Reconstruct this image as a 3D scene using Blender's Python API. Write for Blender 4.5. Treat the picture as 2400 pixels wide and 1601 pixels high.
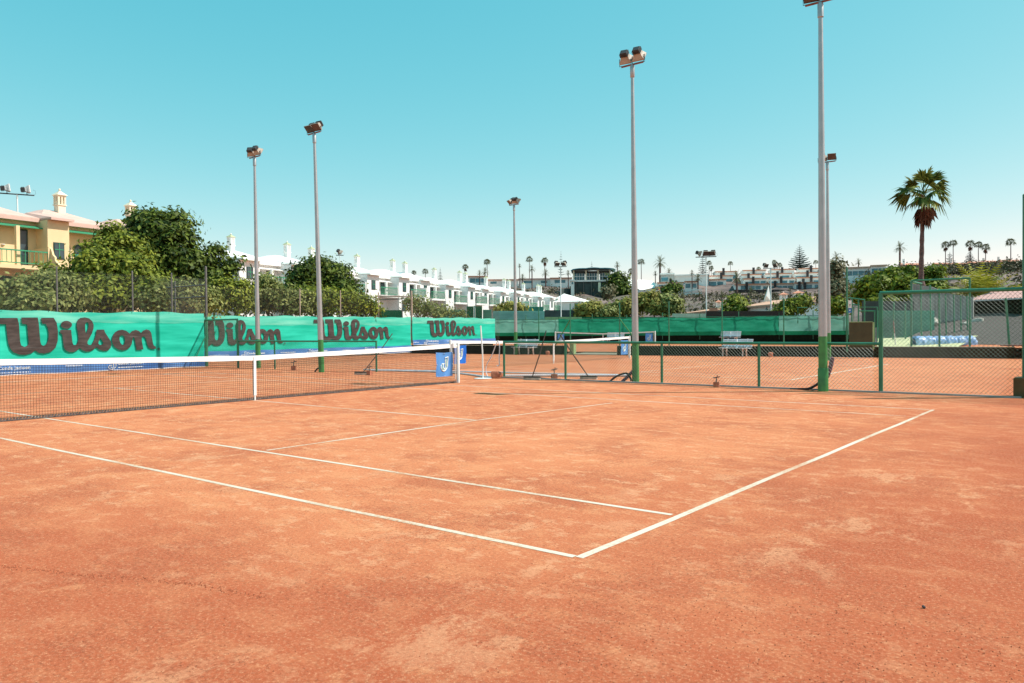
import bpy, bmesh, math, random
import numpy as np
from mathutils import Vector, Matrix

random.seed(7)
rng = np.random.default_rng(7)
R = math.radians
scene = bpy.context.scene
for o in list(bpy.data.objects):
    bpy.data.objects.remove(o)
COL = scene.collection

# ------------------------------------------------------------------ camera
CX, CY, CZ = 14.682, -9.683, 1.466
YAW, PITCH, ROLL, FOC = -0.67045, -0.015576, -0.0078816, 1841.01     # focal length in pixels of a 2400 px wide picture
_f = Vector((math.sin(YAW) * math.cos(PITCH), math.cos(YAW) * math.cos(PITCH), math.sin(PITCH)))
_r = Vector((math.cos(YAW), -math.sin(YAW), 0))
_u = _r.cross(_f)
_r2 = _r * math.cos(ROLL) + _u * math.sin(ROLL)
_u2 = _u * math.cos(ROLL) - _r * math.sin(ROLL)
camd = bpy.data.cameras.new('camera')
cam = bpy.data.objects.new('camera', camd)
COL.objects.link(cam)
camd.sensor_width = 36
camd.sensor_fit = 'HORIZONTAL'
camd.lens = 36 * FOC / 2400
camd.clip_end = 5000
camd.clip_start = 0.05
m = Matrix(((_r2.x, _u2.x, -_f.x), (_r2.y, _u2.y, -_f.y), (_r2.z, _u2.z, -_f.z))).to_4x4()
m.translation = (CX, CY, CZ)
cam.matrix_world = m
scene.camera = cam

# ------------------------------------------------------------------ light
SUN_EL, SUN_DIR = R(50), (0.78, 0.62)
SUN_AZ = math.atan2(SUN_DIR[0], SUN_DIR[1])            # clockwise from +y
world = bpy.data.worlds.new("World")
scene.world = world
world.use_nodes = True
wn, wl = world.node_tree.nodes, world.node_tree.links
wn.clear()
sky = wn.new('ShaderNodeTexSky')
sky.sky_type = 'NISHITA'
sky.sun_disc = False
sky.sun_elevation = SUN_EL
sky.sun_rotation = SUN_AZ
sky.altitude = 100
sky.air_density = 0.7
sky.dust_density = 0.3
sky.ozone_density = 1.0
# warm-film colour response of the sky (per channel power), the same for every ray
sep = wn.new('ShaderNodeSeparateColor')
comb = wn.new('ShaderNodeCombineColor')
wl.new(sky.outputs[0], sep.inputs[0])
SKY_K = 0.115
for ch, (k, p) in enumerate(((2.72, 1.40), (1.19, 0.45), (1.0, 0.34))):
    a_ = wn.new('ShaderNodeMath'); a_.operation = 'MULTIPLY'; a_.inputs[1].default_value = SKY_K
    b_ = wn.new('ShaderNodeMath'); b_.operation = 'POWER'; b_.inputs[1].default_value = p
    c_ = wn.new('ShaderNodeMath'); c_.operation = 'MULTIPLY'; c_.inputs[1].default_value = k / SKY_K / 1.275
    wl.new(sep.outputs[ch], a_.inputs[0]); wl.new(a_.outputs[0], b_.inputs[0]); wl.new(b_.outputs[0], c_.inputs[0]); wl.new(c_.outputs[0], comb.inputs[ch])
bg = wn.new('ShaderNodeBackground')
bg.inputs[1].default_value = SKY_K
wo = wn.new('ShaderNodeOutputWorld')
wl.new(comb.outputs[0], bg.inputs[0])
wl.new(bg.outputs[0], wo.inputs[0])
sund = bpy.data.lights.new('sun', 'SUN')
sund.energy = 4.6
sund.angle = R(0.53)
sund.color = (1.0, 0.955, 0.88)
sun = bpy.data.objects.new('sun', sund)
COL.objects.link(sun)
sun.rotation_euler = Vector((SUN_DIR[0] * math.cos(SUN_EL), SUN_DIR[1] * math.cos(SUN_EL), math.sin(SUN_EL))).to_track_quat('Z', 'Y').to_euler()
vs = scene.view_settings
vs.view_transform = 'Standard'
vs.look = 'None'
vs.exposure = 0.35
vs.gamma = 1
vs.use_curve_mapping = False
scene.cycles.max_bounces = 6
scene.cycles.transparent_max_bounces = 16

# ------------------------------------------------------------------ helpers: places
def ray(px, py):
    d = _f + _r2 * ((px - 1200) / FOC) - _u2 * ((py - 800.5) / FOC)
    return d
def PX(px, py, D):                       # the point seen at that place of the photo, D metres away along the ground
    d = ray(px, py)
    return Vector((CX, CY, CZ)) + d * (D / math.hypot(d.x, d.y))
def PG(px, py, z=0.0):                   # the point of the level z seen at that place
    d = ray(px, py)
    return Vector((CX, CY, CZ)) + d * ((z - CZ) / d.z)
def ONX(px, py, X):
    d = ray(px, py)
    return Vector((CX, CY, CZ)) + d * ((X - CX) / d.x)
def MPP(px, D):                          # metres per photo pixel at ground distance D
    off = math.atan((px - 1200) / FOC)
    return D * math.cos(off) / FOC
def ONLINE(px, A, B, py=790):            # where the upright plane over the ground line A-B is seen at px
    d = ray(px, py)
    ux, uy = B[0] - A[0], B[1] - A[1]
    det = d.x * (-uy) - (-ux) * d.y
    rx, ry = A[0] - CX, A[1] - CY
    s = (rx * (-uy) - (-ux) * ry) / det
    return Vector((CX, CY, CZ)) + d * s

# ------------------------------------------------------------------ helpers: objects
class MB:
    def __init__(s):
        s.v, s.f, s.mi = [], [], []
        s.cur = 0
    def add(s, vs_, fs):
        n = len(s.v)
        s.v.extend([tuple(p) for p in vs_])
        for f in fs:
            s.f.append(tuple(i + n for i in f))
            s.mi.append(s.cur)
        return s
    def box(s, x0, y0, z0, x1, y1, z1):
        return s.add([(x0, y0, z0), (x1, y0, z0), (x1, y1, z0), (x0, y1, z0), (x0, y0, z1), (x1, y0, z1), (x1, y1, z1), (x0, y1, z1)],
                     [(0, 3, 2, 1), (4, 5, 6, 7), (0, 1, 5, 4), (1, 2, 6, 5), (2, 3, 7, 6), (3, 0, 4, 7)])
    def cbox(s, c, size, rot=None):
        hx, hy, hz = size[0] / 2, size[1] / 2, size[2] / 2
        vs_ = [Vector(p) for p in ((-hx, -hy, -hz), (hx, -hy, -hz), (hx, hy, -hz), (-hx, hy, -hz), (-hx, -hy, hz), (hx, -hy, hz), (hx, hy, hz), (-hx, hy, hz))]
        if rot is not None:
            vs_ = [rot @ p for p in vs_]
        return s.add([p + Vector(c) for p in vs_], [(0, 3, 2, 1), (4, 5, 6, 7), (0, 1, 5, 4), (1, 2, 6, 5), (2, 3, 7, 6), (3, 0, 4, 7)])
    def tube(s, pts, r, n=6, caps=True, closed=False):
        pts = [Vector(p) for p in pts]
        k = len(pts)
        rs = r if isinstance(r, (list, tuple)) else [r] * k
        vs_, fs = [], []
        for i, p in enumerate(pts):
            a = pts[(i - 1) % k] if (closed or i > 0) else p
            b = pts[(i + 1) % k] if (closed or i < k - 1) else p
            t = (b - a)
            t = t.normalized() if t.length > 1e-9 else Vector((0, 0, 1))
            ref = Vector((0, 0, 1)) if abs(t.z) < 0.9 else Vector((1, 0, 0))
            e1 = t.cross(ref).normalized()
            e2 = t.cross(e1)
            for j in range(n):
                q = 2 * math.pi * (j + 0.5) / n
                vs_.append(p + (e1 * math.cos(q) + e2 * math.sin(q)) * rs[i])
        for i in range(k if closed else k - 1):
            for j in range(n):
                a, b = i * n, ((i + 1) % k) * n
                fs.append((a + j, b + j, b + (j + 1) % n, a + (j + 1) % n))
        if caps and not closed:
            fs.append(tuple(range(n)))
            fs.append(tuple((k - 1) * n + j for j in reversed(range(n))))
        return s.add(vs_, fs)
    def lathe(s, c, prof, n=14):            # prof: (radius, z) list
        vs_, fs = [], []
        for r, z in prof:
            for j in range(n):
                q = 2 * math.pi * j / n
                vs_.append((c[0] + r * math.cos(q), c[1] + r * math.sin(q), c[2] + z))
        for i in range(len(prof) - 1):
            for j in range(n):
                fs.append((i * n + j, i * n + (j + 1) % n, (i + 1) * n + (j + 1) % n, (i + 1) * n + j))
        fs.append(tuple(reversed(range(n))))
        fs.append(tuple((len(prof) - 1) * n + j for j in range(n)))
        return s.add(vs_, fs)
    def prism(s, poly, ax, t0, t1):         # poly of 2-tuples in the plane normal to axis ax ('x','y','z'), from t0 to t1
        def P(a, b, t):
            return {'x': (t, a, b), 'y': (a, t, b), 'z': (a, b, t)}[ax]
        n = len(poly)
        vs_ = [P(a, b, t0) for a, b in poly] + [P(a, b, t1) for a, b in poly]
        fs = [tuple(range(n)), tuple(reversed(range(n, 2 * n)))] + [(i, i + n, (i + 1) % n + n, (i + 1) % n) for i in range(n)]
        return s.add(vs_, fs)
    def grid(s, P, nu, nv):                 # P(i, j) -> point
        vs_ = [P(i, j) for j in range(nv + 1) for i in range(nu + 1)]
        fs = [(j * (nu + 1) + i, j * (nu + 1) + i + 1, (j + 1) * (nu + 1) + i + 1, (j + 1) * (nu + 1) + i) for j in range(nv) for i in range(nu)]
        return s.add(vs_, fs)
    def build(s, name, mats, parent=None, smooth=False, off=None, fix=True):
        me = bpy.data.meshes.new(name)
        v = s.v
        if off is not None:
            v = [(p[0] - off[0], p[1] - off[1], p[2] - off[2]) for p in v]
        me.from_pydata(v, [], s.f)
        mats = mats if isinstance(mats, (list, tuple)) else [mats]
        for m_ in mats:
            me.materials.append(m_)
        if len(mats) > 1:
            me.polygons.foreach_set('material_index', s.mi)
        if smooth:
            me.polygons.foreach_set('use_smooth', [True] * len(me.polygons))
        if fix and len(s.f) < 60000:
            bm = bmesh.new()
            bm.from_mesh(me)
            bmesh.ops.recalc_face_normals(bm, faces=bm.faces)
            bm.to_mesh(me)
            bm.free()
        me.update()
        if smooth and hasattr(me, 'set_sharp_from_angle'):
            me.set_sharp_from_angle(angle=R(40))
        o = bpy.data.objects.new(name, me)
        COL.objects.link(o)
        if parent is not None:
            o.parent = parent
        return o

def tag(o, label, cat, group=None):
    o['label'] = label
    o['category'] = cat
    if group:
        o['group'] = group
    return o
def thing(name, label, cat, loc=(0, 0, 0), rotz=0.0, group=None):
    o = bpy.data.objects.new(name, None)
    o.empty_display_size = 0.2
    COL.objects.link(o)
    o.location = loc
    o.rotation_euler = (0, 0, rotz)
    return tag(o, label, cat, group)
def struct(o, kind='structure'):
    o['kind'] = kind
    return o
def dup(root, loc, rotz, label, group=None, scale=None, name=None):
    def cp(o, parent):
        c = o.copy()
        COL.objects.link(c)
        if parent is not None:
            c.parent = parent
        for ch in list(o.children):
            cp(ch, c)
        return c
    r = cp(root, None)
    r.location = loc
    r.rotation_euler = (0, 0, rotz)
    if scale is not None:
        r.scale = scale if isinstance(scale, (tuple, list)) else (scale,) * 3
    r['label'] = label
    if group:
        r['group'] = group
    return r

# ------------------------------------------------------------------ materials
def nodes(name):
    m_ = bpy.data.materials.new(name)
    m_.use_nodes = True
    nt = m_.node_tree
    return m_, nt, nt.nodes['Principled BSDF']
def mat(name, col, rough=0.6, var=0.12, scale=6.0, metal=0.0, bump=0.0, spec=0.4, stretch=None, col2=None, detail=4):
    m_, nt, b = nodes(name)
    N, L = nt.nodes, nt.links
    geo = N.new('ShaderNodeTexCoord')
    src = geo.outputs['Object']
    if stretch:
        mp = N.new('ShaderNodeMapping')
        mp.inputs['Scale'].default_value = stretch
        L.new(src, mp.inputs['Vector'])
        src = mp.outputs[0]
    nz = N.new('ShaderNodeTexNoise')
    nz.inputs['Scale'].default_value = scale
    nz.inputs['Detail'].default_value = detail
    L.new(src, nz.inputs['Vector'])
    cr = N.new('ShaderNodeValToRGB')
    c2 = col2 or tuple(min(1, c * (1 + var)) for c in col)
    c1 = tuple(c * (1 - var) for c in col)
    cr.color_ramp.elements[0].position = 0.32
    cr.color_ramp.elements[1].position = 0.68
    cr.color_ramp.elements[0].color = (*c1, 1)
    cr.color_ramp.elements[1].color = (*c2, 1)
    L.new(nz.outputs[0], cr.inputs[0])
    L.new(cr.outputs[0], b.inputs['Base Color'])
    b.inputs['Roughness'].default_value = rough
    b.inputs['Metallic'].default_value = metal
    b.inputs['Specular IOR Level'].default_value = spec
    if bump:
        bp = N.new('ShaderNodeBump')
        bp.inputs['Strength'].default_value = bump
        bp.inputs['Distance'].default_value = 0.02
        L.new(nz.outputs[0], bp.inputs['Height'])
        L.new(bp.outputs[0], b.inputs['Normal'])
    return m_
def foliage(name, dark, light, trans=0.3):
    m_, nt, b = nodes(name)
    N, L = nt.nodes, nt.links
    g = N.new('ShaderNodeNewGeometry')
    cr = N.new('ShaderNodeValToRGB')
    cr.color_ramp.elements[0].color = (*dark, 1)
    cr.color_ramp.elements[1].color = (*light, 1)
    cr.color_ramp.elements[0].position = 0.1
    L.new(g.outputs['Random Per Island'], cr.inputs[0])
    L.new(cr.outputs[0], b.inputs['Base Color'])
    b.inputs['Roughness'].default_value = 0.6
    b.inputs['Specular IOR Level'].default_value = 0.2
    t = N.new('ShaderNodeBsdfTranslucent')
    L.new(cr.outputs[0], t.inputs[0])
    mx = N.new('ShaderNodeMixShader')
    mx.inputs[0].default_value = trans
    L.new(b.outputs[0], mx.inputs[1])
    L.new(t.outputs[0], mx.inputs[2])
    L.new(mx.outputs[0], N['Material Output'].inputs[0])
    return m_
def cloth(name, col, col2, trans=0.25, sc=(0.25, 0.25, 2.2), see=0.0):
    m_ = mat(name, col, rough=0.75, scale=2.0, stretch=sc, col2=col2, spec=0.2, var=0.1, detail=6)
    nt = m_.node_tree
    N, L = nt.nodes, nt.links
    b = N['Principled BSDF']
    t = N.new('ShaderNodeBsdfTranslucent')
    cr = [n for n in N if n.type == 'VALTORGB'][0]
    L.new(cr.outputs[0], t.inputs[0])
    mx = N.new('ShaderNodeMixShader')
    mx.inputs[0].default_value = trans
    L.new(b.outputs[0], mx.inputs[1])
    L.new(t.outputs[0], mx.inputs[2])
    out = mx.outputs[0]
    if see > 0:
        tr = N.new('ShaderNodeBsdfTransparent')
        m2 = N.new('ShaderNodeMixShader')
        m2.inputs[0].default_value = see
        L.new(out, m2.inputs[1])
        L.new(tr.outputs[0], m2.inputs[2])
        out = m2.outputs[0]
    L.new(out, N['Material Output'].inputs[0])
    return m_

def clay_material():
    m_, nt, b = nodes('red clay')
    N, L = nt.nodes, nt.links
    g = N.new('ShaderNodeNewGeometry')
    def noise(scale, detail, rough=0.55, stretch=None, rot=0.0):
        n = N.new('ShaderNodeTexNoise')
        n.inputs['Scale'].default_value = scale
        n.inputs['Detail'].default_value = detail
        n.inputs['Roughness'].default_value = rough
        if stretch:
            mp = N.new('ShaderNodeMapping')
            mp.inputs['Scale'].default_value = stretch
            mp.inputs['Rotation'].default_value = (0, 0, rot)
            L.new(g.outputs['Position'], mp.inputs['Vector'])
            L.new(mp.outputs[0], n.inputs['Vector'])
        else:
            L.new(g.outputs['Position'], n.inputs['Vector'])
        return n.outputs[0]
    def ramp(sock, p0, p1, c0=0.0, c1=1.0):
        r_ = N.new('ShaderNodeMapRange')
        r_.inputs[1].default_value = p0
        r_.inputs[2].default_value = p1
        r_.inputs[3].default_value = c0
        r_.inputs[4].default_value = c1
        L.new(sock, r_.inputs[0])
        return r_.outputs[0]
    def mul(a, b_):
        q = N.new('ShaderNodeMath')
        q.operation = 'MULTIPLY'
        for i, x in enumerate((a, b_)):
            if isinstance(x, float):
                q.inputs[i].default_value = x
            else:
                L.new(x, q.inputs[i])
        return q.outputs[0]
    def mix(fac, a, b_):
        q = N.new('ShaderNodeMixRGB')
        L.new(fac, q.inputs[0])
        for i, x in ((1, a), (2, b_)):
            if isinstance(x, tuple):
                q.inputs[i].default_value = (*x, 1)
            else:
                L.new(x, q.inputs[i])
        return q.outputs[0]
    big = noise(0.16, 4, 0.6)
    # the played surface is paler than the run-off round it
    sp_ = N.new('ShaderNodeSeparateXYZ')
    L.new(g.outputs['Position'], sp_.inputs[0])
    def add_(a, b_, op='ADD'):
        q = N.new('ShaderNodeMath')
        q.operation = op
        for i, x in enumerate((a, b_)):
            if isinstance(x, float):
                q.inputs[i].default_value = x
            else:
                L.new(x, q.inputs[i])
        return q.outputs[0]
    wob = mul(add_(noise(0.35, 4), -0.5), 5.0)
    fx = ramp(add_(sp_.outputs[0], wob), 11.0, 13.4, 1.0, 0.0)
    fy = ramp(add_(sp_.outputs[1], wob), -7.4, -5.6, 0.0, 1.0)
    play = mul(fx, fy)
    c = mix(ramp(big, 0.36, 0.64), RUN_DARK, RUN_MID)
    c = mix(play, c, mix(ramp(big, 0.36, 0.64), CLAY_DARK, CLAY_MID))
    streak = noise(3.4, 8, 0.72, (0.6, 1.0, 1.0), 0.35)           # drag-brush marks along the court
    c = mix(mul(mul(ramp(streak, 0.50, 0.58), 0.55), ramp(play, 0.0, 1.0, 0.35, 1.0)), c, CLAY_PALE)
    wetp = noise(0.9, 8, 0.72)
    c = mix(mul(ramp(wetp, 0.51, 0.60), 0.50), c, CLAY_DAMP)
    fleck = noise(5.2, 8, 0.74, (0.7, 1.0, 1.0), 0.2)
    c = mix(mul(mul(ramp(fleck, 0.545, 0.60), 0.62), ramp(play, 0.0, 1.0, 0.30, 1.0)), c, CLAY_DUST)
    patch = noise(1.9, 9, 0.74, (1, 0.7, 1), 1.0)
    pm = noise(0.22, 2)
    c = mix(mul(mul(ramp(patch, 0.54, 0.60), ramp(pm, 0.46, 0.62)), 0.52), c, CLAY_DUST)
    foot = noise(5.5, 7, 0.68, (1, 0.6, 1), 0.6)
    c = mix(mul(ramp(foot, 0.60, 0.67), 0.45), c, CLAY_PALE)
    foot2 = noise(7.0, 6, 0.7, (0.7, 1, 1), 1.9)
    c = mix(mul(ramp(foot2, 0.58, 0.68), 0.40), c, CLAY_DAMP)
    coarse = ramp(noise(0.9, 4, 0.6), 0.38, 0.60, 0.45, 1.0)
    grain = noise(34, 6, 0.9)
    c = mix(mul(mul(ramp(grain, 0.51, 0.57), 0.75), coarse), c, CLAY_GRAIN)
    grain2 = noise(48, 6, 0.9)
    c = mix(mul(ramp(grain2, 0.53, 0.59), 0.60), c, CLAY_DUST)
    chip = noise(42, 3, 0.7)
    c = mix(mul(mul(ramp(chip, 0.61, 0.65), 0.75), coarse), c, (0.17, 0.050, 0.026))
    L.new(c, b.inputs['Base Color'])
    b.inputs['Roughness'].default_value = 0.95
    b.inputs['Specular IOR Level'].default_value = 0.1
    add = N.new('ShaderNodeMath')
    add.operation = 'MULTIPLY_ADD'
    add.inputs[1].default_value = 0.5
    L.new(grain, add.inputs[0])
    L.new(mul(patch, 0.9), add.inputs[2])
    bp = N.new('ShaderNodeBump')
    bp.inputs['Strength'].default_value = 0.7
    bp.inputs['Distance'].default_value = 0.02
    L.new(add.outputs[0], bp.inputs['Height'])
    L.new(bp.outputs[0], b.inputs['Normal'])
    return m_

RUN_DARK, RUN_MID = (0.43, 0.096, 0.042), (0.51, 0.130, 0.057)
CLAY_DARK, CLAY_MID = (0.55, 0.160, 0.071), (0.65, 0.218, 0.098)
CLAY_PALE = (0.70, 0.285, 0.133)
CLAY_DUST = (0.76, 0.385, 0.210)
CLAY_DAMP = (0.42, 0.098, 0.046)
CLAY_GRAIN = (0.27, 0.075, 0.035)

M = {}
M['clay'] = clay_material()
def line_material():
    m_, nt, b = nodes('white plastic line tape with clay dust')
    N, L = nt.nodes, nt.links
    g = N.new('ShaderNodeNewGeometry')
    n1 = N.new('ShaderNodeTexNoise')
    n1.inputs['Scale'].default_value = 0.55
    n1.inputs['Detail'].default_value = 3
    n2 = N.new('ShaderNodeTexNoise')
    n2.inputs['Scale'].default_value = 26
    n2.inputs['Detail'].default_value = 6
    n2.inputs['Roughness'].default_value = 0.8
    for n in (n1, n2):
        L.new(g.outputs['Position'], n.inputs['Vector'])
    a = N.new('ShaderNodeMath')
    a.operation = 'ADD'
    L.new(n1.outputs[0], a.inputs[0])
    L.new(n2.outputs[0], a.inputs[1])
    cr = N.new('ShaderNodeValToRGB')
    e = cr.color_ramp.elements
    e[0].position, e[0].color = 0.47, (0.66, 0.57, 0.46, 1)
    e[1].position, e[1].color = 0.60, (0.56, 0.24, 0.115, 1)
    q = e.new(0.535)
    q.color = (0.60, 0.45, 0.32, 1)
    hlf = N.new('ShaderNodeMath')
    hlf.operation = 'MULTIPLY'
    hlf.inputs[1].default_value = 0.5
    L.new(a.outputs[0], hlf.inputs[0])
    L.new(hlf.outputs[0], cr.inputs[0])
    L.new(cr.outputs[0], b.inputs['Base Color'])
    b.inputs['Roughness'].default_value = 0.8
    return m_
M['line'] = line_material()
M['galv'] = mat('galvanised steel', (0.46, 0.455, 0.455), 0.48, 0.08, 3, 0.85)
M['pole_green'] = mat('green gloss paint', (0.045, 0.20, 0.06), 0.35, 0.15, 5, col2=(0.06, 0.27, 0.07))
M['rail_green'] = mat('fence green paint', (0.035, 0.19, 0.105), 0.35, 0.15, 5)
M['wire_green'] = mat('green plastic wire', (0.055, 0.125, 0.08), 0.4, 0.1, 9)
M['wire_grey'] = mat('weathered fence wire', (0.14, 0.155, 0.14), 0.5, 0.1, 9)
M['post_grey'] = mat('weathered grey post', (0.13, 0.13, 0.125), 0.6, 0.2, 8)
M['post_rust'] = mat('pale rusty post', (0.42, 0.33, 0.27), 0.7, 0.25, 8)
M['bracket'] = mat('red brown primer', (0.22, 0.075, 0.055), 0.6, 0.25, 9)
M['lamp_body'] = mat('cream lamp housing', (0.42, 0.35, 0.28), 0.5, 0.12, 7)
M['lamp_glass'] = mat('dark lamp glass', (0.10, 0.065, 0.055), 0.12, 0.3, 4)
M['lamp_dark'] = mat('dark lamp gear', (0.07, 0.065, 0.065), 0.5, 0.2, 8)
M['white'] = mat('white painted metal', (0.78, 0.77, 0.75), 0.45, 0.06, 5)
M['tape'] = mat('white net tape', (0.82, 0.80, 0.78), 0.8, 0.05, 9)
M['cord'] = mat('black net cord', (0.018, 0.017, 0.016), 0.8, 0.2, 9)
M['band'] = mat('dark net foot band', (0.10, 0.085, 0.08), 0.8, 0.5, 25)
M['flag_blue'] = cloth('blue banner cloth', (0.07, 0.24, 0.62), (0.15, 0.36, 0.74), 0.2, (1, 1, 1))
M['flag_deep'] = cloth('deep blue banner cloth', (0.015, 0.13, 0.62), (0.03, 0.20, 0.72), 0.2, (1, 1, 1))
M['print'] = mat('white print', (0.80, 0.84, 0.80), 0.7, 0.03, 9)
M['print_green'] = mat('pale green print', (0.45, 0.70, 0.55), 0.7, 0.03, 9)
M['ink'] = mat('black ink faded', (0.050, 0.040, 0.036), 0.85, 0.3, 5, col2=(0.075, 0.060, 0.054), stretch=(1, 0.5, 2), detail=6)
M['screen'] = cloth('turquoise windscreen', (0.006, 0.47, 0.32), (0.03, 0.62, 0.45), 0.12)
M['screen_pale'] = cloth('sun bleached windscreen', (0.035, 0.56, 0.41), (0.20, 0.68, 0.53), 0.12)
M['strip_blue'] = cloth('blue sponsor strip', (0.055, 0.17, 0.47), (0.12, 0.27, 0.58), 0.1, (0.5, 0.5, 1.0))
M['screen_far'] = cloth('green far windscreen', (0.014, 0.265, 0.15), (0.034, 0.36, 0.22), 0.62, (0.4, 0.4, 1.2))
M['screen_teal'] = cloth('teal far windscreen', (0.14, 0.42, 0.33), (0.22, 0.53, 0.43), 0.65, (0.4, 0.4, 1.2))
M['screen_low'] = cloth('dark green screen skirt', (0.006, 0.16, 0.075), (0.016, 0.23, 0.11), 0.35, (0.4, 0.4, 1.2))
M['screen_light'] = cloth('pale teal screen', (0.30, 0.60, 0.54), (0.38, 0.68, 0.62), 0.5, (0.4, 0.4, 1.2))
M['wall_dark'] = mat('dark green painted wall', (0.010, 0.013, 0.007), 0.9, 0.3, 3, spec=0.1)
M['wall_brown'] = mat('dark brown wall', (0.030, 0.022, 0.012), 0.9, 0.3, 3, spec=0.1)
M['coping'] = mat('pale worn coping', (0.34, 0.29, 0.20), 0.85, 0.2, 4)
M['wall_lime'] = mat('pale green painted wall', (0.34, 0.46, 0.22), 0.85, 0.12, 2)
M['bank'] = mat('pale yellow green paint', (0.52, 0.50, 0.27), 0.9, 0.15, 1.5)
M['wall_cream'] = mat('pale cream wall', (0.60, 0.64, 0.48), 0.85, 0.1, 2)
M['reed'] = mat('dark brown reed matting', (0.055, 0.036, 0.030), 0.9, 0.35, 9, stretch=(8, 8, 0.4))
M['board'] = mat('dark olive board', (0.075, 0.062, 0.028), 0.7, 0.15, 3)
M['concrete'] = mat('grey concrete', (0.36, 0.355, 0.33), 0.9, 0.14, 2.5)
M['ribbed'] = mat('ribbed grey block wall', (0.33, 0.32, 0.295), 0.9, 0.28, 3.0, stretch=(3, 3, .35), detail=6)
M['block_brown'] = mat('brown painted block', (0.105, 0.072, 0.028), 0.9, 0.2, 4)
M['gravel'] = mat('grey gravel bank', (0.085, 0.068, 0.058), 0.95, 0.35, 9, bump=0.6)
M['rock'] = mat('pale boulder', (0.42, 0.38, 0.32), 0.9, 0.3, 4, bump=0.5)
M['tarp'] = mat('glossy blue tarpaulin', (0.16, 0.33, 0.66), 0.28, 0.25, 2.2, col2=(0.5, 0.62, 0.82), bump=0.7)
M['bench'] = mat('white bench paint', (0.72, 0.76, 0.80), 0.6, 0.08, 6)
M['bench_leg'] = mat('pinkish bench frame', (0.62, 0.52, 0.47), 0.7, 0.12, 6)
M['hose'] = mat('black hose', (0.015, 0.015, 0.016), 0.45, 0.2, 6)
M['purple'] = mat('purple brown pipe', (0.16, 0.06, 0.10), 0.5, 0.3, 16)
M['pipe'] = mat('white plastic pipe', (0.66, 0.65, 0.68), 0.5, 0.1, 4)
M['brick'] = mat('terracotta block', (0.45, 0.17, 0.10), 0.9, 0.25, 12)
M['wood'] = mat('broom wood', (0.06, 0.05, 0.04), 0.7, 0.3, 9)
M['bristle'] = mat('broom head', (0.50, 0.40, 0.33), 0.9, 0.35, 15)
M['trunk'] = mat('grey bark', (0.15, 0.12, 0.09), 0.9, 0.35, 6, bump=0.6)
M['palm_trunk'] = mat('palm bark', (0.15, 0.085, 0.075), 0.95, 0.4, 5, bump=0.9, stretch=(2, 2, 5))
M['thatch'] = foliage('dead palm fronds', (0.09, 0.028, 0.016), (0.24, 0.085, 0.04), 0.1)
M['leaf_dark'] = foliage('ficus leaves', (0.016, 0.036, 0.005), (0.165, 0.215, 0.028), 0.22)
M['leaf_mid'] = foliage('laurel leaves', (0.055, 0.085, 0.008), (0.33, 0.36, 0.042), 0.28)
M['leaf_olive'] = foliage('dusty shrub leaves', (0.08, 0.105, 0.022), (0.37, 0.38, 0.12), 0.28)
M['leaf_yellow'] = foliage('yellowish shrub leaves', (0.16, 0.15, 0.03), (0.42, 0.38, 0.09), 0.28)
M['leaf_bright'] = foliage('bright green leaves', (0.06, 0.1, 0.008), (0.26, 0.31, 0.028), 0.3)
M['leaf_grey'] = foliage('grey green leaves', (0.1, 0.1, 0.05), (0.25, 0.22, 0.12), 0.2)
M['scrub'] = foliage('dark dry scrub', (0.045, 0.042, 0.022), (0.135, 0.115, 0.055), 0.15)
M['frond'] = foliage('palm fronds', (0.035, 0.060, 0.008), (0.24, 0.26, 0.05), 0.2)
M['frond_far'] = foliage('far palm fronds', (0.06, 0.075, 0.03), (0.18, 0.165, 0.08), 0.2)
M['frond_light'] = foliage('light palm fronds', (0.16, 0.17, 0.015), (0.48, 0.46, 0.07), 0.25)
M['needle'] = foliage('norfolk pine foliage', (0.05, 0.085, 0.075), (0.10, 0.14, 0.12), 0.1)
M['white_wall'] = mat('white render', (0.82, 0.80, 0.77), 0.85, 0.03, 1.5)
M['white_roof'] = mat('white painted roof', (0.90, 0.87, 0.81), 0.7, 0.03, 1.2)
M['orange_wall'] = mat('apricot render', (0.80, 0.585, 0.33), 0.88, 0.06, 1.2)
M['pink_roof'] = mat('faded pink roof', (0.66, 0.42, 0.35), 0.85, 0.07, 1.6)
M['cream'] = mat('cream trim', (0.80, 0.70, 0.52), 0.8, 0.04, 3)
M['trim_green'] = mat('green balcony paint', (0.045, 0.28, 0.14), 0.5, 0.1, 6)
M['cap_green'] = mat('green glazed cap', (0.44, 0.46, 0.27), 0.6, 0.15, 6)
M['frame_dark'] = mat('dark green joinery', (0.02, 0.055, 0.045), 0.5, 0.15, 6)
M['glass'] = mat('window glass', (0.045, 0.075, 0.085), 0.08, 0.3, 1.5)
M['glass_teal'] = mat('teal window glass', (0.055, 0.20, 0.24), 0.1, 0.35, 0.6)
M['terracotta'] = mat('terracotta tile', (0.58, 0.24, 0.15), 0.85, 0.15, 3)
M['tile_pale'] = mat('pale salmon tile', (0.66, 0.37, 0.25), 0.85, 0.12, 4)
M['tile_pink'] = mat('pinkish roll tile', (0.60, 0.34, 0.30), 0.8, 0.2, 5)
M['chimney_dark'] = mat('dark stone chimney', (0.045, 0.035, 0.035), 0.9, 0.25, 3)
M['far_white'] = mat('far white wall', (0.86, 0.84, 0.80), 0.85, 0.05, 0.7)
M['teal_roof'] = mat('teal roof sheet', (0.12, 0.34, 0.40), 0.5, 0.15, 1)
M['dark_mesh'] = mat('dark netting', (0.055, 0.075, 0.070), 0.9, 0.3, 0.9)
M['blueboard'] = mat('blue panel', (0.05, 0.30, 0.55), 0.6, 0.1, 2)
M['orange_wood'] = mat('red parasol', (0.55, 0.08, 0.04), 0.7, 0.1, 2)

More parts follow.
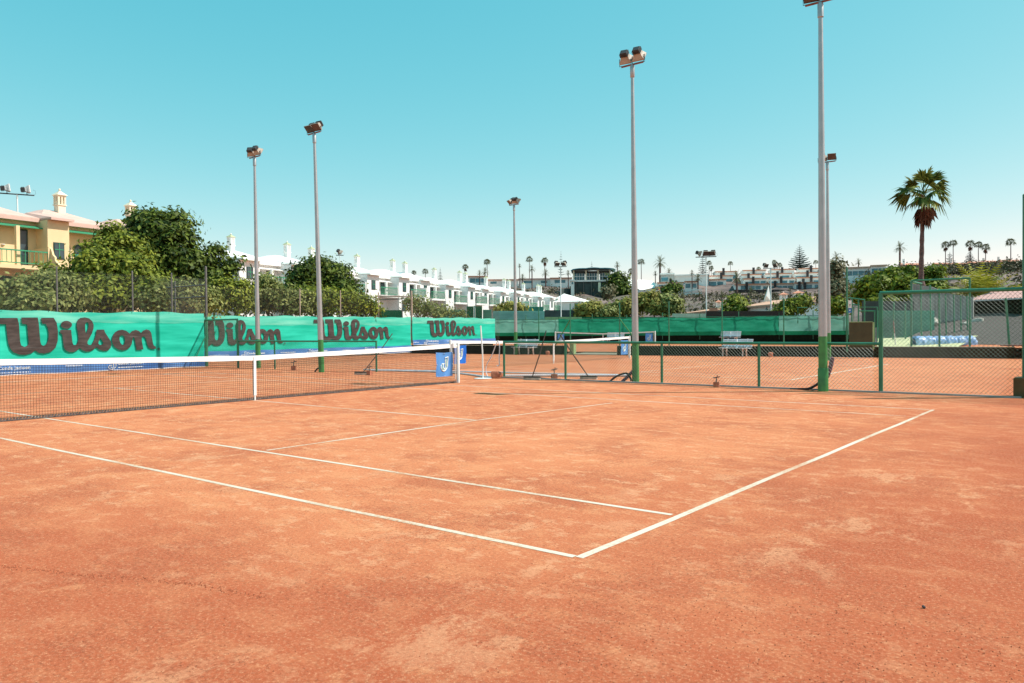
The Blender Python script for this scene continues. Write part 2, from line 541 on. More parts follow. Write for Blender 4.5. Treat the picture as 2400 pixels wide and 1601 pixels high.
def hill_material():
    m_, nt, b = nodes('dry volcanic hillside')
    N, L = nt.nodes, nt.links
    g = N.new('ShaderNodeNewGeometry')
    n1 = N.new('ShaderNodeTexNoise'); n1.inputs['Scale'].default_value = 0.12; n1.inputs['Detail'].default_value = 9; n1.inputs['Roughness'].default_value = 0.68
    n2 = N.new('ShaderNodeTexNoise'); n2.inputs['Scale'].default_value = 0.05; n2.inputs['Detail'].default_value = 6
    for n in (n1, n2):
        L.new(g.outputs['Position'], n.inputs['Vector'])
    cr = N.new('ShaderNodeValToRGB')
    e = cr.color_ramp.elements
    e[0].position, e[0].color = 0.36, (0.045, 0.032, 0.03, 1)
    e[1].position, e[1].color = 0.66, (0.26, 0.172, 0.138, 1)
    q = e.new(0.5); q.color = (0.17, 0.115, 0.10, 1)
    L.new(n1.outputs[0], cr.inputs[0])
    mr = N.new('ShaderNodeMapRange'); mr.inputs[1].default_value = 0.54; mr.inputs[2].default_value = 0.62; mr.inputs[4].default_value = 0.45
    L.new(n2.outputs[0], mr.inputs[0])
    mx = N.new('ShaderNodeMixRGB')
    mx.inputs[2].default_value = (0.10, 0.11, 0.05, 1)
    L.new(mr.outputs[0], mx.inputs[0])
    L.new(cr.outputs[0], mx.inputs[1])
    L.new(mx.outputs[0], b.inputs['Base Color'])
    b.inputs['Roughness'].default_value = 0.95
    bp = N.new('ShaderNodeBump'); bp.inputs['Strength'].default_value = 0.8; bp.inputs['Distance'].default_value = 1.0
    L.new(n1.outputs[0], bp.inputs['Height'])
    L.new(bp.outputs[0], b.inputs['Normal'])
    return m_
M['hill'] = hill_material()

# ------------------------------------------------------------------ ground and terrain
WALL_A, WALL_B = (-21.0, 25.0), (11.2, 31.2)            # line of the low dark wall behind the second court
def wall_y(x):
    return WALL_A[1] + (x - WALL_A[0]) * (WALL_B[1] - WALL_A[1]) / (WALL_B[0] - WALL_A[0])
def wall_at(px):
    p = ONLINE(px, WALL_A, WALL_B)
    return Vector((p.x, p.y, 0))
FAR_A, FAR_B = (-40.0, 51.5), (2.0, 61.6)               # far screens
def far_at(px, off=0.0):
    n = Vector((FAR_A[1] - FAR_B[1], FAR_B[0] - FAR_A[0])).normalized() * off
    p = ONLINE(px, (FAR_A[0] + n.x, FAR_A[1] + n.y), (FAR_B[0] + n.x, FAR_B[1] + n.y))
    return Vector((p.x, p.y, 0))

b = MB()
b.grid(lambda i, j: (-62 + i * 6.5, -45 + j * 6.25, 0), 20, 18)
struct(b.build('clay_ground', M['clay']))

# raised clay of the upper court and of the practice yard beyond the low wall
b = MB()
g0, g1 = wall_at(1326), wall_at(1446)
b.add([(-44, wall_y(-44) + 2.2, 0.11), (12, wall_y(12) + 2.2, 0.11), (12, 62, 0.11), (-44, 62, 0.11)], [(0, 1, 2, 3)])
struct(b.build('upper_court_clay', M['clay']))
b = MB()
b.add([(g0.x - .2, g0.y + .1, 0.03), (g1.x + .2, g1.y + .1, 0.03), (g1.x + .2, g1.y + 1.9, 0.06), (g0.x - .2, g0.y + 1.9, 0.06),
       (g1.x + .2, g1.y + 2.1, 0.06), (g0.x - .2, g0.y + 2.1, 0.06), (g1.x + .2, g1.y + 2.1, 0.12), (g0.x - .2, g0.y + 2.1, 0.12)],
      [(0, 1, 2, 3), (3, 2, 4, 5), (5, 4, 6, 7)])
struct(b.build('concrete_step', M['coping']))

def lerp(a, b_, t):
    return a + (b_ - a) * t
def interp(tab, x):
    if x <= tab[0][0]:
        return tab[0][1]
    for (x0, y0), (x1, y1) in zip(tab, tab[1:]):
        if x <= x1:
            return lerp(y0, y1, (x - x0) / (x1 - x0))
    return tab[-1][1]
def zpy(px, py, D):
    return PX(px, py, D).z
HILL = {   # photo column -> height of the ground at distances
    -400: [(45, 2.0), (55, 3.0), (150, 3.4), (250, 6), (700, 8)],
    950: [(62, 1.2), (75, 2.6), (150, 3.0), (200, 7), (250, 12), (700, 13)],
    1150: [(90, 1.2), (110, 2.4), (150, 4.0), (180, 8.0), (225, zpy(1150, 683, 225)), (262, zpy(1150, 667, 262)), (700, 17)],
    1300: [(92, 1.0), (110, 2.2), (150, 4.6), (165, zpy(1300, 724, 165)), (195, zpy(1300, 700, 195)), (225, zpy(1300, 680, 225)), (265, zpy(1300, 667, 265)), (700, 17)],
    1400: [(92, 1.0), (118, 3.0), (150, zpy(1400, 720, 150)), (185, zpy(1400, 704, 185)), (222, zpy(1400, 690, 222)), (262, zpy(1400, 662, 262)), (700, 18)],
    1500: [(92, 1.0), (120, 3.2), (165, zpy(1500, 715, 165)), (205, zpy(1500, 695, 205)), (215, zpy(1500, 690, 215)), (262, zpy(1500, 662, 262)), (700, 21)],
    1700: [(90, 1.0), (120, 3.0), (160, zpy(1700, 712, 160)), (215, zpy(1700, 694, 215)), (228, zpy(1700, 686, 228)), (265, zpy(1700, 648, 265)), (700, 24)],
    1930: [(82, 1.0), (115, 3.8), (160, zpy(1930, 706, 160)), (215, zpy(1930, 692, 215)), (228, zpy(1930, 685, 228)), (265, zpy(1930, 642, 265)), (700, 25)],
    2030: [(74, 1.2), (100, 4.2), (150, zpy(2030, 695, 150)), (190, zpy(2030, 668, 190)), (222, zpy(2030, 650, 222)), (262, zpy(2030, 640, 262)), (700, 25)],
    2150: [(66, 2.2), (90, zpy(2150, 722, 90)), (140, zpy(2150, 688, 140)), (190, zpy(2150, 652, 190)), (218, zpy(2150, 634, 218)), (262, zpy(2150, 626, 262)), (700, 26)],
    2300: [(62, 2.3), (85, zpy(2300, 715, 85)), (130, zpy(2300, 680, 130)), (175, zpy(2300, 648, 175)), (208, zpy(2300, 631, 208)), (262, zpy(2300, 624, 262)), (700, 26)],
    2700: [(62, 2.3), (85, zpy(2390, 715, 85)), (130, zpy(2390, 672, 130)), (175, zpy(2390, 640, 175)), (208, zpy(2390, 626, 208)), (262, zpy(2390, 616, 262)), (700, 26)],
}
HK = sorted(HILL)
def flat_dist(x, y):
    def dr(x0, y0, x1, y1):
        return math.hypot(max(x0 - x, 0, x - x1), max(y0 - y, 0, y - y1))
    d = min(dr(-17.2, -45, 60, 9), dr(-22.2, 9, 13, 24))
    # the slanting upper court
    inside = (y < FAR_A[1] + (x - FAR_A[0]) * (FAR_B[1] - FAR_A[1]) / (FAR_B[0] - FAR_A[0]) + 1.2) and (-41 < x < 14) and y > 20 and (x > -22 or y > wall_y(x))
    if inside:
        return 0.0
    fy = FAR_A[1] + (x - FAR_A[0]) * (FAR_B[1] - FAR_A[1]) / (FAR_B[0] - FAR_A[0]) + 1.2
    d2 = math.hypot(max(-41 - x, 0, x - 14), max(y - fy, 0, wall_y(x) - y))
    return min(d, d2)
def hill_z(x, y):
    dx, dy = x - CX, y - CY
    D = math.hypot(dx, dy)
    a = math.atan2(dx, dy) - YAW
    a = (a + math.pi) % (2 * math.pi) - math.pi
    edge = 1.0
    if a < R(-47):
        edge = max(0, 1 - (R(-47) - a) / R(50))
    if a > R(44):
        edge = max(0, 1 - (a - R(44)) / R(40))
    px = 1200 + FOC * math.tan(max(-R(50), min(R(46), a)))
    px = max(HK[0], min(HK[-1], px))
    for k0, k1 in zip(HK, HK[1:]):
        if k0 <= px <= k1:
            z = lerp(interp(HILL[k0], D), interp(HILL[k1], D), (px - k0) / (k1 - k0))
            break
    d = flat_dist(x, y)
    if d <= 0.3:
        return -0.5
    t = min(1, (d - 0.3) / 9)
    t = t * t * (3 - 2 * t)
    z = (z * t - 0.12 * (1 - t)) * edge - 0.1 * (1 - edge)
    if D > 75:
        w = min(1, (D - 75) / 40) * edge
        z += w * (0.40 * math.sin(x * .21 + 1.3 * math.sin(y * .13)) * math.sin(y * .19 + .7) + .35 * math.sin(x * .47 + y * .33))
    return z
def build_terrain():
    radii = [18, 24, 28, 31, 33, 36, 39, 42, 45, 48, 51, 54, 57, 60, 63, 66, 70, 74, 78, 83, 88, 93, 98, 104, 110, 117, 124, 132, 140, 148, 156, 164, 173, 182, 191, 200, 208, 216, 224, 232, 240, 250, 262, 280, 320, 400, 700, 1500, 3500]
    angs = []
    a = -180.0
    while a < 180:
        angs.append(a)
        a += 0.6 if -52 < a < 46 else 6
    n = len(angs)
    vs_, fs = [], []
    for r_ in radii:
        for a in angs:
            q = YAW + R(a)
            x, y = CX + r_ * math.sin(q), CY + r_ * math.cos(q)
            vs_.append((x, y, hill_z(x, y) if r_ <= 700 else (hill_z(CX + 700 * math.sin(q), CY + 700 * math.cos(q)) - (r_ - 700) * 0.004)))
    for i in range(len(radii) - 1):
        for j in range(n):
            fs.append((i * n + j, i * n + (j + 1) % n, (i + 1) * n + (j + 1) % n, (i + 1) * n + j))
    b = MB().add(vs_, fs)
    o = b.build('hillside', M['hill'], smooth=True, fix=False)
    struct(o)
build_terrain()
def GZ(x, y):
    return hill_z(x, y)

# ------------------------------------------------------------------ court lines
def line_strip(b, p, q, w):
    p, q = Vector(p[:2]), Vector(q[:2])
    t = (q - p)
    n = max(1, int(t.length / 1.2))
    s_ = Vector((-t.y, t.x)).normalized() * (w / 2)
    b.grid(lambda i, j: tuple((p + t * (i / n) + s_ * (1 if j else -1)) + Vector((0, 0)) if False else ((p + t * (i / n) + s_ * (1 if j else -1)).x + 0.006 * math.sin(i * 2.1 + p.x), (p + t * (i / n) + s_ * (1 if j else -1)).y + 0.006 * math.sin(i * 1.7 + p.y), 0.002)), n, 1)
S2 = 2400 / 2351
def gp(x, y):
    return PG(x * S2, y * S2)
c_near, c_sing, c_fars, c_fard = gp(1330, 1281), gp(1552, 1184), gp(2090, 956), gp(2143, 941)
s_near, s_cent, s_far = gp(607, 1035), gp(1095, 965), gp(1408, 925)
b = MB()
line_strip(b, c_near, c_fard, .060)
struct(b.build('baseline', M['line']))
def one_line(p, q, w=.05, name='court_line'):
    b = MB()
    line_strip(b, p, q, w)
    struct(b.build(name, M['line']))
e = .03
one_line((c_near.x - .034, c_near.y), (-11.885, -5.62), .055, 'sideline')
one_line((c_sing.x - .034, c_sing.y), (-11.885, -4.115), .054, 'sideline')
one_line((c_fars.x - .06, c_fars.y), (-11.885, 4.115), .05, 'sideline')
one_line((c_fard.x - .06, c_fard.y), (-11.885, 5.485), .05, 'sideline')
one_line((s_near.x, s_near.y + e), (s_cent.x, s_cent.y), .055, 'service_line')
one_line((s_cent.x, s_cent.y), (s_far.x, s_far.y - e), .05, 'service_line')
one_line((s_cent.x - .03, s_cent.y), (-6.37, 0), .05, 'service_line')
one_line((-6.4, -4.08), (-6.4, 4.08), .05, 'service_line')
one_line((-11.885, -5.45), (-11.885, 5.45), .10, 'baseline')
# second court
for p, q, w in (((-16.6, 12.2), (7.2, 12.2), .05), ((-16.6, 13.55), (7.2, 13.55), .05), ((-16.6, 21.8), (7.2, 21.8), .05), ((-16.6, 23.15), (7.2, 23.15), .05),
                ((-11.1, 13.6), (-11.1, 21.75), .05), ((1.7, 13.6), (1.7, 21.75), .05), ((-11.05, 17.65), (1.65, 17.65), .05)):
    one_line(p, q, w, 'sideline')
one_line((7.2, 12.2), (7.2, 23.15), .10, 'baseline')

# ------------------------------------------------------------------ tennis nets
def net(label, A, B, z0, hp, cell, r, detail, strap=True, group='tennis nets', post_r=.045, zc=None):
    A, B = Vector(A), Vector(B)
    Lh = (B - A).length / 2
    mid = (A + B) / 2
    rz = math.atan2(B.y - A.y, B.x - A.x)
    root = thing('tennis_net', label, 'tennis net', (mid.x, mid.y, z0), rz, group)
    zc = zc or .914
    def top(x):
        t = abs(x) / Lh
        return zc + (hp - .03 - zc) * (0.85 * t + .15 * t * t)
    b = MB()
    n = int(2 * Lh / cell)
    for i in range(n + 1):
        x = -Lh + .06 + (2 * Lh - .12) * i / n
        b.tube([(x, 0, .03), (x, 0, top(x) - .03)], r, 4, False)
    rows = int(.9 / cell)
    for j in range(1, rows + 1):
        pts = []
        for k in range(9):
            x = -Lh + .06 + (2 * Lh - .12) * k / 8
            pts.append((x, r * 1.2, .03 + (top(x) - .06) * j / rows))
        b.tube(pts, r, 4, False)
    if detail:                      # doubled top rows
        for i in range(n):
            x = -Lh + .06 + (2 * Lh - .12) * (i + .3) / n
            b.tube([(x, -r * 2, top(x) - .24), (x, -r * 2, top(x) - .03)], r * .8, 4, False)
        for j in range(5):
            pts = [(x, -r * 3, top(x) - .075 - .04 * j) for x in [-Lh + .06 + (2 * Lh - .12) * k / 8 for k in range(9)]]
            b.tube(pts, r * .8, 4, False)
    b.build('net_mesh', M['cord'], root, fix=False)
    b = MB()
    nn = 40
    for s_ in (-1, 1):
        b.grid(lambda i, j: (-Lh + .05 + (2 * Lh - .1) * i / nn, s_ * (.014 if j == 0 else .006), top(-Lh + 2 * Lh * i / nn) - .035 + (.0 if j else -.03) + (.068 if j else 0) - .01 * (1 + math.sin(i * 1.9)) * (0 if j else .4)), nn, 1)
    b.grid(lambda i, j: (-Lh + .05 + (2 * Lh - .1) * i / nn, (-.006 if j else .006), top(-Lh + 2 * Lh * i / nn) + .033), nn, 1)
    b.build('headband', M['tape'], root)
    if strap:
        b = MB().box(-.03, -.024, .10, .03, -.019, zc + .02)
        b.box(-.03, .019, .10, .03, .024, zc + .02)
        b.box(-.014, -.016, 0.0, .014, .016, .10)
        b.build('centre_strap', M['tape'], root)
    if detail:
        b = MB()
        nb = int(2 * Lh / .05)
        for i in range(nb):
            x = -Lh + .06 + (2 * Lh - .12) * i / nb
            b.cbox((x + .02, 0, .035), (.026, .012, .05), Matrix.Rotation(.5, 3, 'Y'))
        b.tube([(-Lh + .06, 0, .014), (Lh - .06, 0, .014)], .012, 5)
        b.build('foot_band', M['band'], root)
    for s_ in (-1, 1):
        b = MB().lathe((s_ * (Lh + .02), 0, 0), [(post_r, -.05), (post_r, hp), (post_r * .8, hp + .025), (.01, hp + .03)], 14)
        b.tube([(s_ * (Lh - post_r - .05), 0, .1), (s_ * (Lh - post_r - .05), 0, hp - .08)], .012, 5)
        b.tube([(s_ * (Lh - post_r - .06), 0, hp - .06), (s_ * (Lh + .02), 0, hp - .06)], .02, 6)
        b.build('net_post', M['white'], root, smooth=True)
    return root
net('nearest tennis net, crossing the left half of the front clay court', (0, -6.4), (0, 6.40), 0, 1.07, .045, .0026, True)
net('tennis net of the second court, seen through the low green fence', (-4.7, 11.2), (-4.7, 24.0), 0, 1.07, .06, .0026, False)
NC = [PX(1302, 800, 71), PX(1535, 800, 66)]
net('farthest tennis net, on the upper court behind the dark wall', NC[0].xy, NC[1].xy, .11, 1.10, .07, .003, False, post_r=.05)

# small square banners hung on the nets, with the outlined letter J
def j_outline():
    def T(x, y):
        return ((x - 285) / 665.0, 1 - (y - 410) / 985.0)
    return [T(*p) for p in ((655, 640), (750, 605), (748, 800), (742, 1000), (715, 1065), (670, 1125), (615, 1168), (560, 1172), (500, 1130), (465, 1050), (472, 960), (515, 885), (600, 872), (555, 940), (550, 1000), (575, 1060), (622, 1090), (655, 1050), (657, 900), (655, 760))]
def net_banner(label, A, B, z0, z1, mt, flip=False, side=-1):
    A, B = Vector(A), Vector(B)
    L = (B - A).length
    root = thing('net_banner', label, 'banner', (A.x, A.y, z0), math.atan2(B.y - A.y, B.x - A.x), 'blue banners on the nets')
    H = z1 - z0
    def wav(u, v):
        return side * (.022 + .012 * math.sin(u * 5 + v * 3) + .008 * math.sin(u * 13 - v * 9)) * 1.0
    b = MB()
    b.grid(lambda i, j: (L * i / 12, wav(i / 12, j / 12), H * j / 12 - .018 * (1 - abs(i / 6 - 1)) * (1 if j == 12 else 0)), 12, 12)
    o = b.build('cloth', mt, root, smooth=True)
    b = MB()
    pts = j_outline()
    b.tube([(L * u, wav(u, v) + side * .006, H * v) for u, v in pts], .016 * L / .6, 5, closed=True)
    b.build('letter_outline', M['print'], root)
    b = MB()
    cu = sum(p[0] for p in pts) / len(pts)
    for k in (0, 5):
        pass
    b.tube([(L * u, wav(u, v) + side * .005, H * v) for u, v in ((.61, .72), (.625, .42), (.55, .30), (.44, .26), (.36, .33), (.38, .45))], .010 * L / .6, 4)
    b.build('letter_shadow', M['print_green'], root)
    for u, v in ((.04, .03), (.5, .02), (.96, .03), (.04, .97), (.5, .95), (.96, .97), (.03, .5), (.97, .5)):
        MB().lathe((L * u, wav(u, v) + side * .004, H * v), [(.012, -.006), (.012, .006)], 8).build('eyelet', M['white'], root)
    return root
net_banner('pale blue banner with outlined letter near the right post of the front net', (0, 5.52), (0, 6.18), .20, .86, M['flag_blue'], side=-1)
_p = PX(1076, 850, 27.3), PX(1100, 850, 28.4)
net_banner('deep blue banner on the second net, right beside the front net post', (-4.7, 11.35), (-4.7, 12.0), .22, .90, M['flag_deep'], side=-1)
net_banner('blue banner at the far end of the second net', (-4.7, 23.15), (-4.7, 23.82), .20, .90, M['flag_blue'], side=-1)
vN = (NC[1].xy - NC[0].xy).normalized()
net_banner('blue banner at the left end of the farthest net', NC[0].xy + vN * .25, NC[0].xy + vN * .95, .30, 1.02, M['flag_blue'], side=-1)
net_banner('blue banner at the right end of the farthest net', NC[1].xy - vN * .85, NC[1].xy - vN * .20, .30, 1.05, M['flag_blue'], side=-1)

# ------------------------------------------------------------------ floodlight masts
def lamp_head(parent, c, yaw, tilt, s=1.0, body='lamp_body'):
    """c: pivot, yaw: heading of the lamp glass (0 = +x), tilt: how far below level it points"""
    Rm = Matrix.Rotation(yaw, 3, 'Z') @ Matrix.Rotation(tilt, 3, 'Y')
    c = Vector(c)
    def T(x, y, z):
        return c + Rm @ Vector((x * s, y * s, z * s))
    b = MB()
    w, h = .28, .23
    ring = [(.16, w, h), (.10, w * 1.02, h * 1.02), (-.06, w * .72, h * .70), (-.14, w * .62, h * .5)]
    vs_, fs = [], []
    for x, a, d in ring:
        vs_ += [T(x, -a, -d), T(x, a, -d), T(x, a, d), T(x, -a, d)]
    for i in range(len(ring) - 1):
        for j in range(4):
            fs.append((i * 4 + j, i * 4 + (j + 1) % 4, (i + 1) * 4 + (j + 1) % 4, (i + 1) * 4 + j))
    fs.append(tuple(range(len(vs_) - 4, len(vs_))))
    b.add(vs_, fs)
    hd = b.build('floodlight', M[body], parent)
    b = MB()
    b.add([T(.15, -w + .02, -h + .02), T(.15, w - .02, -h + .02), T(.15, w - .02, h - .02), T(.15, -w + .02, h - .02)], [(0, 1, 2, 3)])
    b.build('lamp_glass', M['lamp_glass'], hd)
    b = MB()
    vs_ = [T(x, y, z) for x in (-.14, -.36) for y, z in ((-.15, -.13), (.15, -.13), (.15, .12), (-.15, .12))]
    b.add(vs_, [(0, 1, 2, 3), (7, 6, 5, 4), (0, 4, 5, 1), (1, 5, 6, 2), (2, 6, 7, 3), (3, 7, 4, 0)])
    for k in range(3):
        x = -.18 - .06 * k
        vs_ = [T(xx, y, z) for xx in (x - .01, x + .01) for y, z in ((-.19, -.17), (.19, -.17), (.19, .16), (-.19, .16))]
        b.add(vs_, [(0, 1, 2, 3), (7, 6, 5, 4), (0, 4, 5, 1), (1, 5, 6, 2), (2, 6, 7, 3), (3, 7, 4, 0)])
    b.build('ballast_box', M['lamp_dark'], hd)
    b = MB()
    l, r_ = T(0, -.30, 0), T(0, .30, 0)
    b.tube([l, (l.x, l.y, c.z - .34 * s), (r_.x, r_.y, c.z - .34 * s), r_], .016 * s, 4)
    b.build('lamp_bracket', M['lamp_dark'], hd)
def mast(label, base, H, r0, r1, green_h, heads, bar=1.12, bar_yaw=0.0, name='floodlight_mast', group='floodlight masts around the courts', s=0.60, galv='galv', barmat='bracket', sleeve=False, body='lamp_body', lean=0.3):
    root = thing(name, label, 'floodlight', base, 0, group)
    b = MB()
    zs = [green_h + (H - green_h) * k / 6 for k in range(7)]
    b.lathe((0, 0, 0), [(r0 + (r1 - r0) * z / H, z) for z in zs], 16)
    b.lathe((0, 0, 0), [(r1 * .98, H), (r1 * 1.35, H + .02), (r1 * 1.35, H + .30), (r1 * .9, H + .36)], 12)
    b.build('pole', M[galv], root, smooth=True)
    if green_h > 0:
        b = MB()
        b.lathe((0, 0, 0), [(r0 * 1.0, -.1), (r0 + (r1 - r0) * green_h / H, green_h)], 18)
        if sleeve:
            b.lathe((0, 0, 0), [(r0 * 1.12, -.1), (r0 * 1.12, .50), (r0 * 1.0, .53)], 18)
        b.build('painted_base', M['pole_green'], root, smooth=True)
    ca, sa = math.cos(bar_yaw), math.sin(bar_yaw)
    b = MB().tube([(-bar * s / 2 * ca, -bar * s / 2 * sa, H + .36), (bar * s / 2 * ca, bar * s / 2 * sa, H + .36)], .042 * s, 8)
    b.build('crossbar', M[barmat], root)
    for (t, hy, tilt) in heads:
        lamp_head(root, (t * s * ca, t * s * sa, H + .36 + .36 * s), hy, tilt, s, body)
    b = MB()
    x = bar * s / 2
    b.tube([(x * ca, x * sa, H + .38), ((x + .08 * s) * ca, (x + .08 * s) * sa, H + .36 + .12 * s), ((x + .06 * s) * ca, (x + .06 * s) * sa, H + .36 + .3 * s), ((x - .08 * s) * ca, (x - .08 * s) * sa, H + .36 + .36 * s)], .009, 4)
    b.build('cable', M['hose'], root)
    if lean:
        root.rotation_euler = (0.62 * R(lean), -0.78 * R(lean), 0)
    return root
DN = R(42)
def yw(px, dev=0):                 # heading pointing back to where the photo was taken, plus a turn
    d = ray(px, 700)
    return math.atan2(-d.y, -d.x) + R(dev)
mast('tall floodlight mast in front of the green end banner, left of its taller neighbour', (-12.80, 8.62, 0), 8.05, .105, .05, 1.15, [(-.34, R(118), R(30)), (.34, R(100), R(34))])
mast('floodlight mast at the second banner word, two lamps facing the front court', (-7.80, 7.84, 0), 8.05, .105, .05, 1.15, [(-.33, R(-85), DN), (.30, R(-80), DN)], lean=1.1)
mast('far floodlight mast near the left bench on the second court', tuple(PX(1209, 800, 45.5).xy) + (0,), 8.3, .11, .05, 1.3, [(-.46, R(-120), DN), (.06, R(118), R(35)), (.5, R(40), DN)])
mast('big floodlight mast with green foot, standing in the middle of the low fence', (3.95, 9.30, 0), 8.30, .100, .046, 1.08, [(-.34, R(100), R(38)), (.32, R(96), R(38))])
mast('nearest floodlight mast, its lamps cut off by the top of the picture', (9.13, 8.70, 0), 8.44, .102, .050, 1.25, [(-.33, R(-80), DN), (.30, R(-80), DN)], sleeve=True)
mast('floodlight mast right behind the nearest mast, on the second court', tuple(PX(1942, 790, 36.6).xy) + (0,), 8.2, .105, .05, 1.2, [(-.34, R(100), R(30)), (.30, R(-70), R(20))])

# far masts
def far_mast(label, px, pytop, pybase, D, heads, s, bar, r=.07, mt='far_white', body='lamp_body'):
    p = PX(px, pybase, D)
    zt = PX(px, pytop, D).z
    return mast(label, (p.x, p.y, p.z - .5), zt - p.z + .5 - .72 * s, r, r * .7, 0, heads, bar, yw(px, 90), s=s, galv=mt, barmat='lamp_dark', group='distant floodlight masts', body=body)
far_mast('distant mast with two white lamps rising over the pink roofs', 44, 440, 620, 75, [(-.55, yw(44, 95), R(-8)), (.55, yw(44, 95), R(-8))], 1.25, 1.9, body='white')
far_mast('thin distant mast with one lamp behind the white roofs', 798, 588, 690, 130, [(0, yw(798, 120), R(35))], 1.5, .8)
far_mast('distant mast in front of the pavilion on the hill', 1315, 617, 745, 98, [(-.4, yw(1315, 30), DN), (.4, yw(1315, -40), DN)], 1.1, 1.4)
far_mast('distant mast with wide lamps in front of the tall thin pine', 1656, 592, 745, 88, [(-.6, yw(1656, 100), R(20)), (0.0, yw(1656, 10), R(30)), (.6, yw(1656, -20), R(30))], 1.15, 1.9)
far_mast('distant mast with two round lamps above the red roof', 1807, 622, 735, 92, [(-.55, yw(1807, 40), R(30)), (.55, yw(1807, -40), R(30))], .95, 1.7)

# ------------------------------------------------------------------ chain link fences
def chain(b, x0, x1, z0, z1, w, h, r, y=0.0):
    L, H = x1 - x0, z1 - z0
    run = H * w / h
    k = -int(run / w) - 1
    while k * w < L:
        for s_ in (1, -1):
            xa, xb = k * w, k * w + run
            ta = max(0, -xa / run)
            tb = min(1, (L - xa) / run)
            if tb > ta:
                p = (x0 + xa + run * ta, z0 + H * ta)
                q = (x0 + xa + run * tb, z0 + H * tb)
                if s_ < 0:
                    p = (x0 + x1 - p[0], p[1])
                    q = (x0 + x1 - q[0], q[1])
                b.tube([(p[0], y + s_ * r, p[1]), (q[0], y + s_ * r, q[1])], r, 3, False)
        k += 1
def fence(label, A, B, H, posts, post_r, rail_r, w, r, wmat, pmat, zmesh=None, rails=None, name='chain_link_fence', group=None, z0=0.03, hpost=None, zb=0.0):
    A, B = Vector(A), Vector(B)
    L = (B - A).length
    root = thing(name, label, 'fence', (A.x, A.y, zb), math.atan2(B.y - A.y, B.x - A.x), group)
    b = MB()
    chain(b, 0, L, z0, zmesh or H, w, w, r)
    b.build('wire_mesh', M[wmat], root, fix=False)
    for t in posts:
        b = MB().lathe((t, .0, 0), [(post_r, -.1), (post_r, hpost or H), (.01, (hpost or H) + .02)], 10)
        b.build('post', M[pmat], root, smooth=True)
    for z in (rails if rails is not None else [H]):
        b = MB().tube([(-.02, 0, z), (L + .02, 0, z)], rail_r, 10)
        b.build('rail', M[pmat], root, smooth=True)
    return root
fence('low green chain-link fence running right of the front net to the tall panel', (-.35, 8.88), (10.25, 8.95), 1.08, [0, 2.25, 5.3, 7.9], .034, .034, .085, .0031, 'wire_green', 'rail_green', z0=.05)
fence('low green chain-link fence in front of the end banners, left part of the courts', (-13.48, 8.17), (-6.24, 9.02), 1.08, [0, 2.1, 7.28], .032, .030, .085, .003, 'wire_green', 'rail_green', z0=.05)
fence('taller green chain-link panel at the right edge, beside the corner post', (10.28, 9.0), (12.9, 9.2), 2.2, [0], .045, .040, .085, .003, 'wire_green', 'rail_green', z0=.03)
fence('taller green frame panel at the left corner before the second banner word', (-16.0, 8.22), (-13.50, 8.15), 1.95, [0, 2.5], .036, .034, .085, .0034, 'wire_green', 'rail_green', z0=.05)
fence('tall grey chain-link fence above the nearest end banner', (-16.05, -9), (-16.05, 8.15), 3.72, [2.9, 5.75, 8.6, 11.45, 14.2, 15.8], .03, .016, .075, .0019, 'wire_grey', 'post_grey', z0=.05, rails=[], hpost=3.85)
fence('tall chain-link fence with rusty posts above the farther end banners', (-21.1, 8.5), (-21.1, 34), 3.75, [2.8, 8.3, 11.1, 14.0, 16.8], .03, .016, .085, .0021, 'wire_grey', 'post_rust', z0=.5, rails=[])
t = thing('corner_post', 'tall dark corner post with green lower half, between the first two banners', 'post', (-16.0, 8.28, 0))
MB().lathe((0, 0, 0), [(.05, -.1), (.05, 2.1)], 12).build('green_sleeve', M['rail_green'], t, smooth=True)
MB().lathe((0, 0, 2.1), [(.046, 0), (.046, 2.1), (.01, 2.13)], 12).build('upper_post', M['post_grey'], t, smooth=True)
MB().tube([(.05, -.05, 1.35), (.3, -.75, .25)], .02, 6).build('brace', M['rail_green'], t)
fence('short chain-link return fence behind the corner post', (-21.05, 8.35), (-16.1, 8.35), 3.7, [2.4], .03, .028, .085, .0021, 'wire_grey', 'post_grey', z0=.05, rails=[3.45, 2.95])

# right hand corner: block, twin posts and the mesh beyond
t = thing('gate_post', 'tall twin green gate post at the right edge of the picture', 'gate post', (12.93, 9.35, 0))
for x in (0, .17):
    MB().lathe((x, 0, 0), [(.05, .4), (.05, 4.12), (.01, 4.15)], 12).build('post', M['rail_green'], t, smooth=True)
for z in (1.0, 2.0, 2.72, 3.5, 4.06):
    MB().tube([(0, 0, z), (.17, 0, z)], .02, 6).build('rung', M['rail_green'], t)
MB().box(.03, -.06, 3.36, .12, .0, 3.48).build('hinge', M['lamp_dark'], t)
b = MB()
chain(b, .17, 2.6, .45, 4.0, .085, .085, .0026)
b.build('wire_mesh', M['wire_green'], t, fix=False)
b = MB()
b.box(12.75, 9.12, -.1, 13.6, 9.72, .40)
o = b.build('concrete_footing', M['block_brown'])
bv = o.modifiers.new('bevel', 'BEVEL'); bv.width = .02; bv.segments = 2
tag(o, 'brown concrete block under the tall gate post at the right edge', 'block')

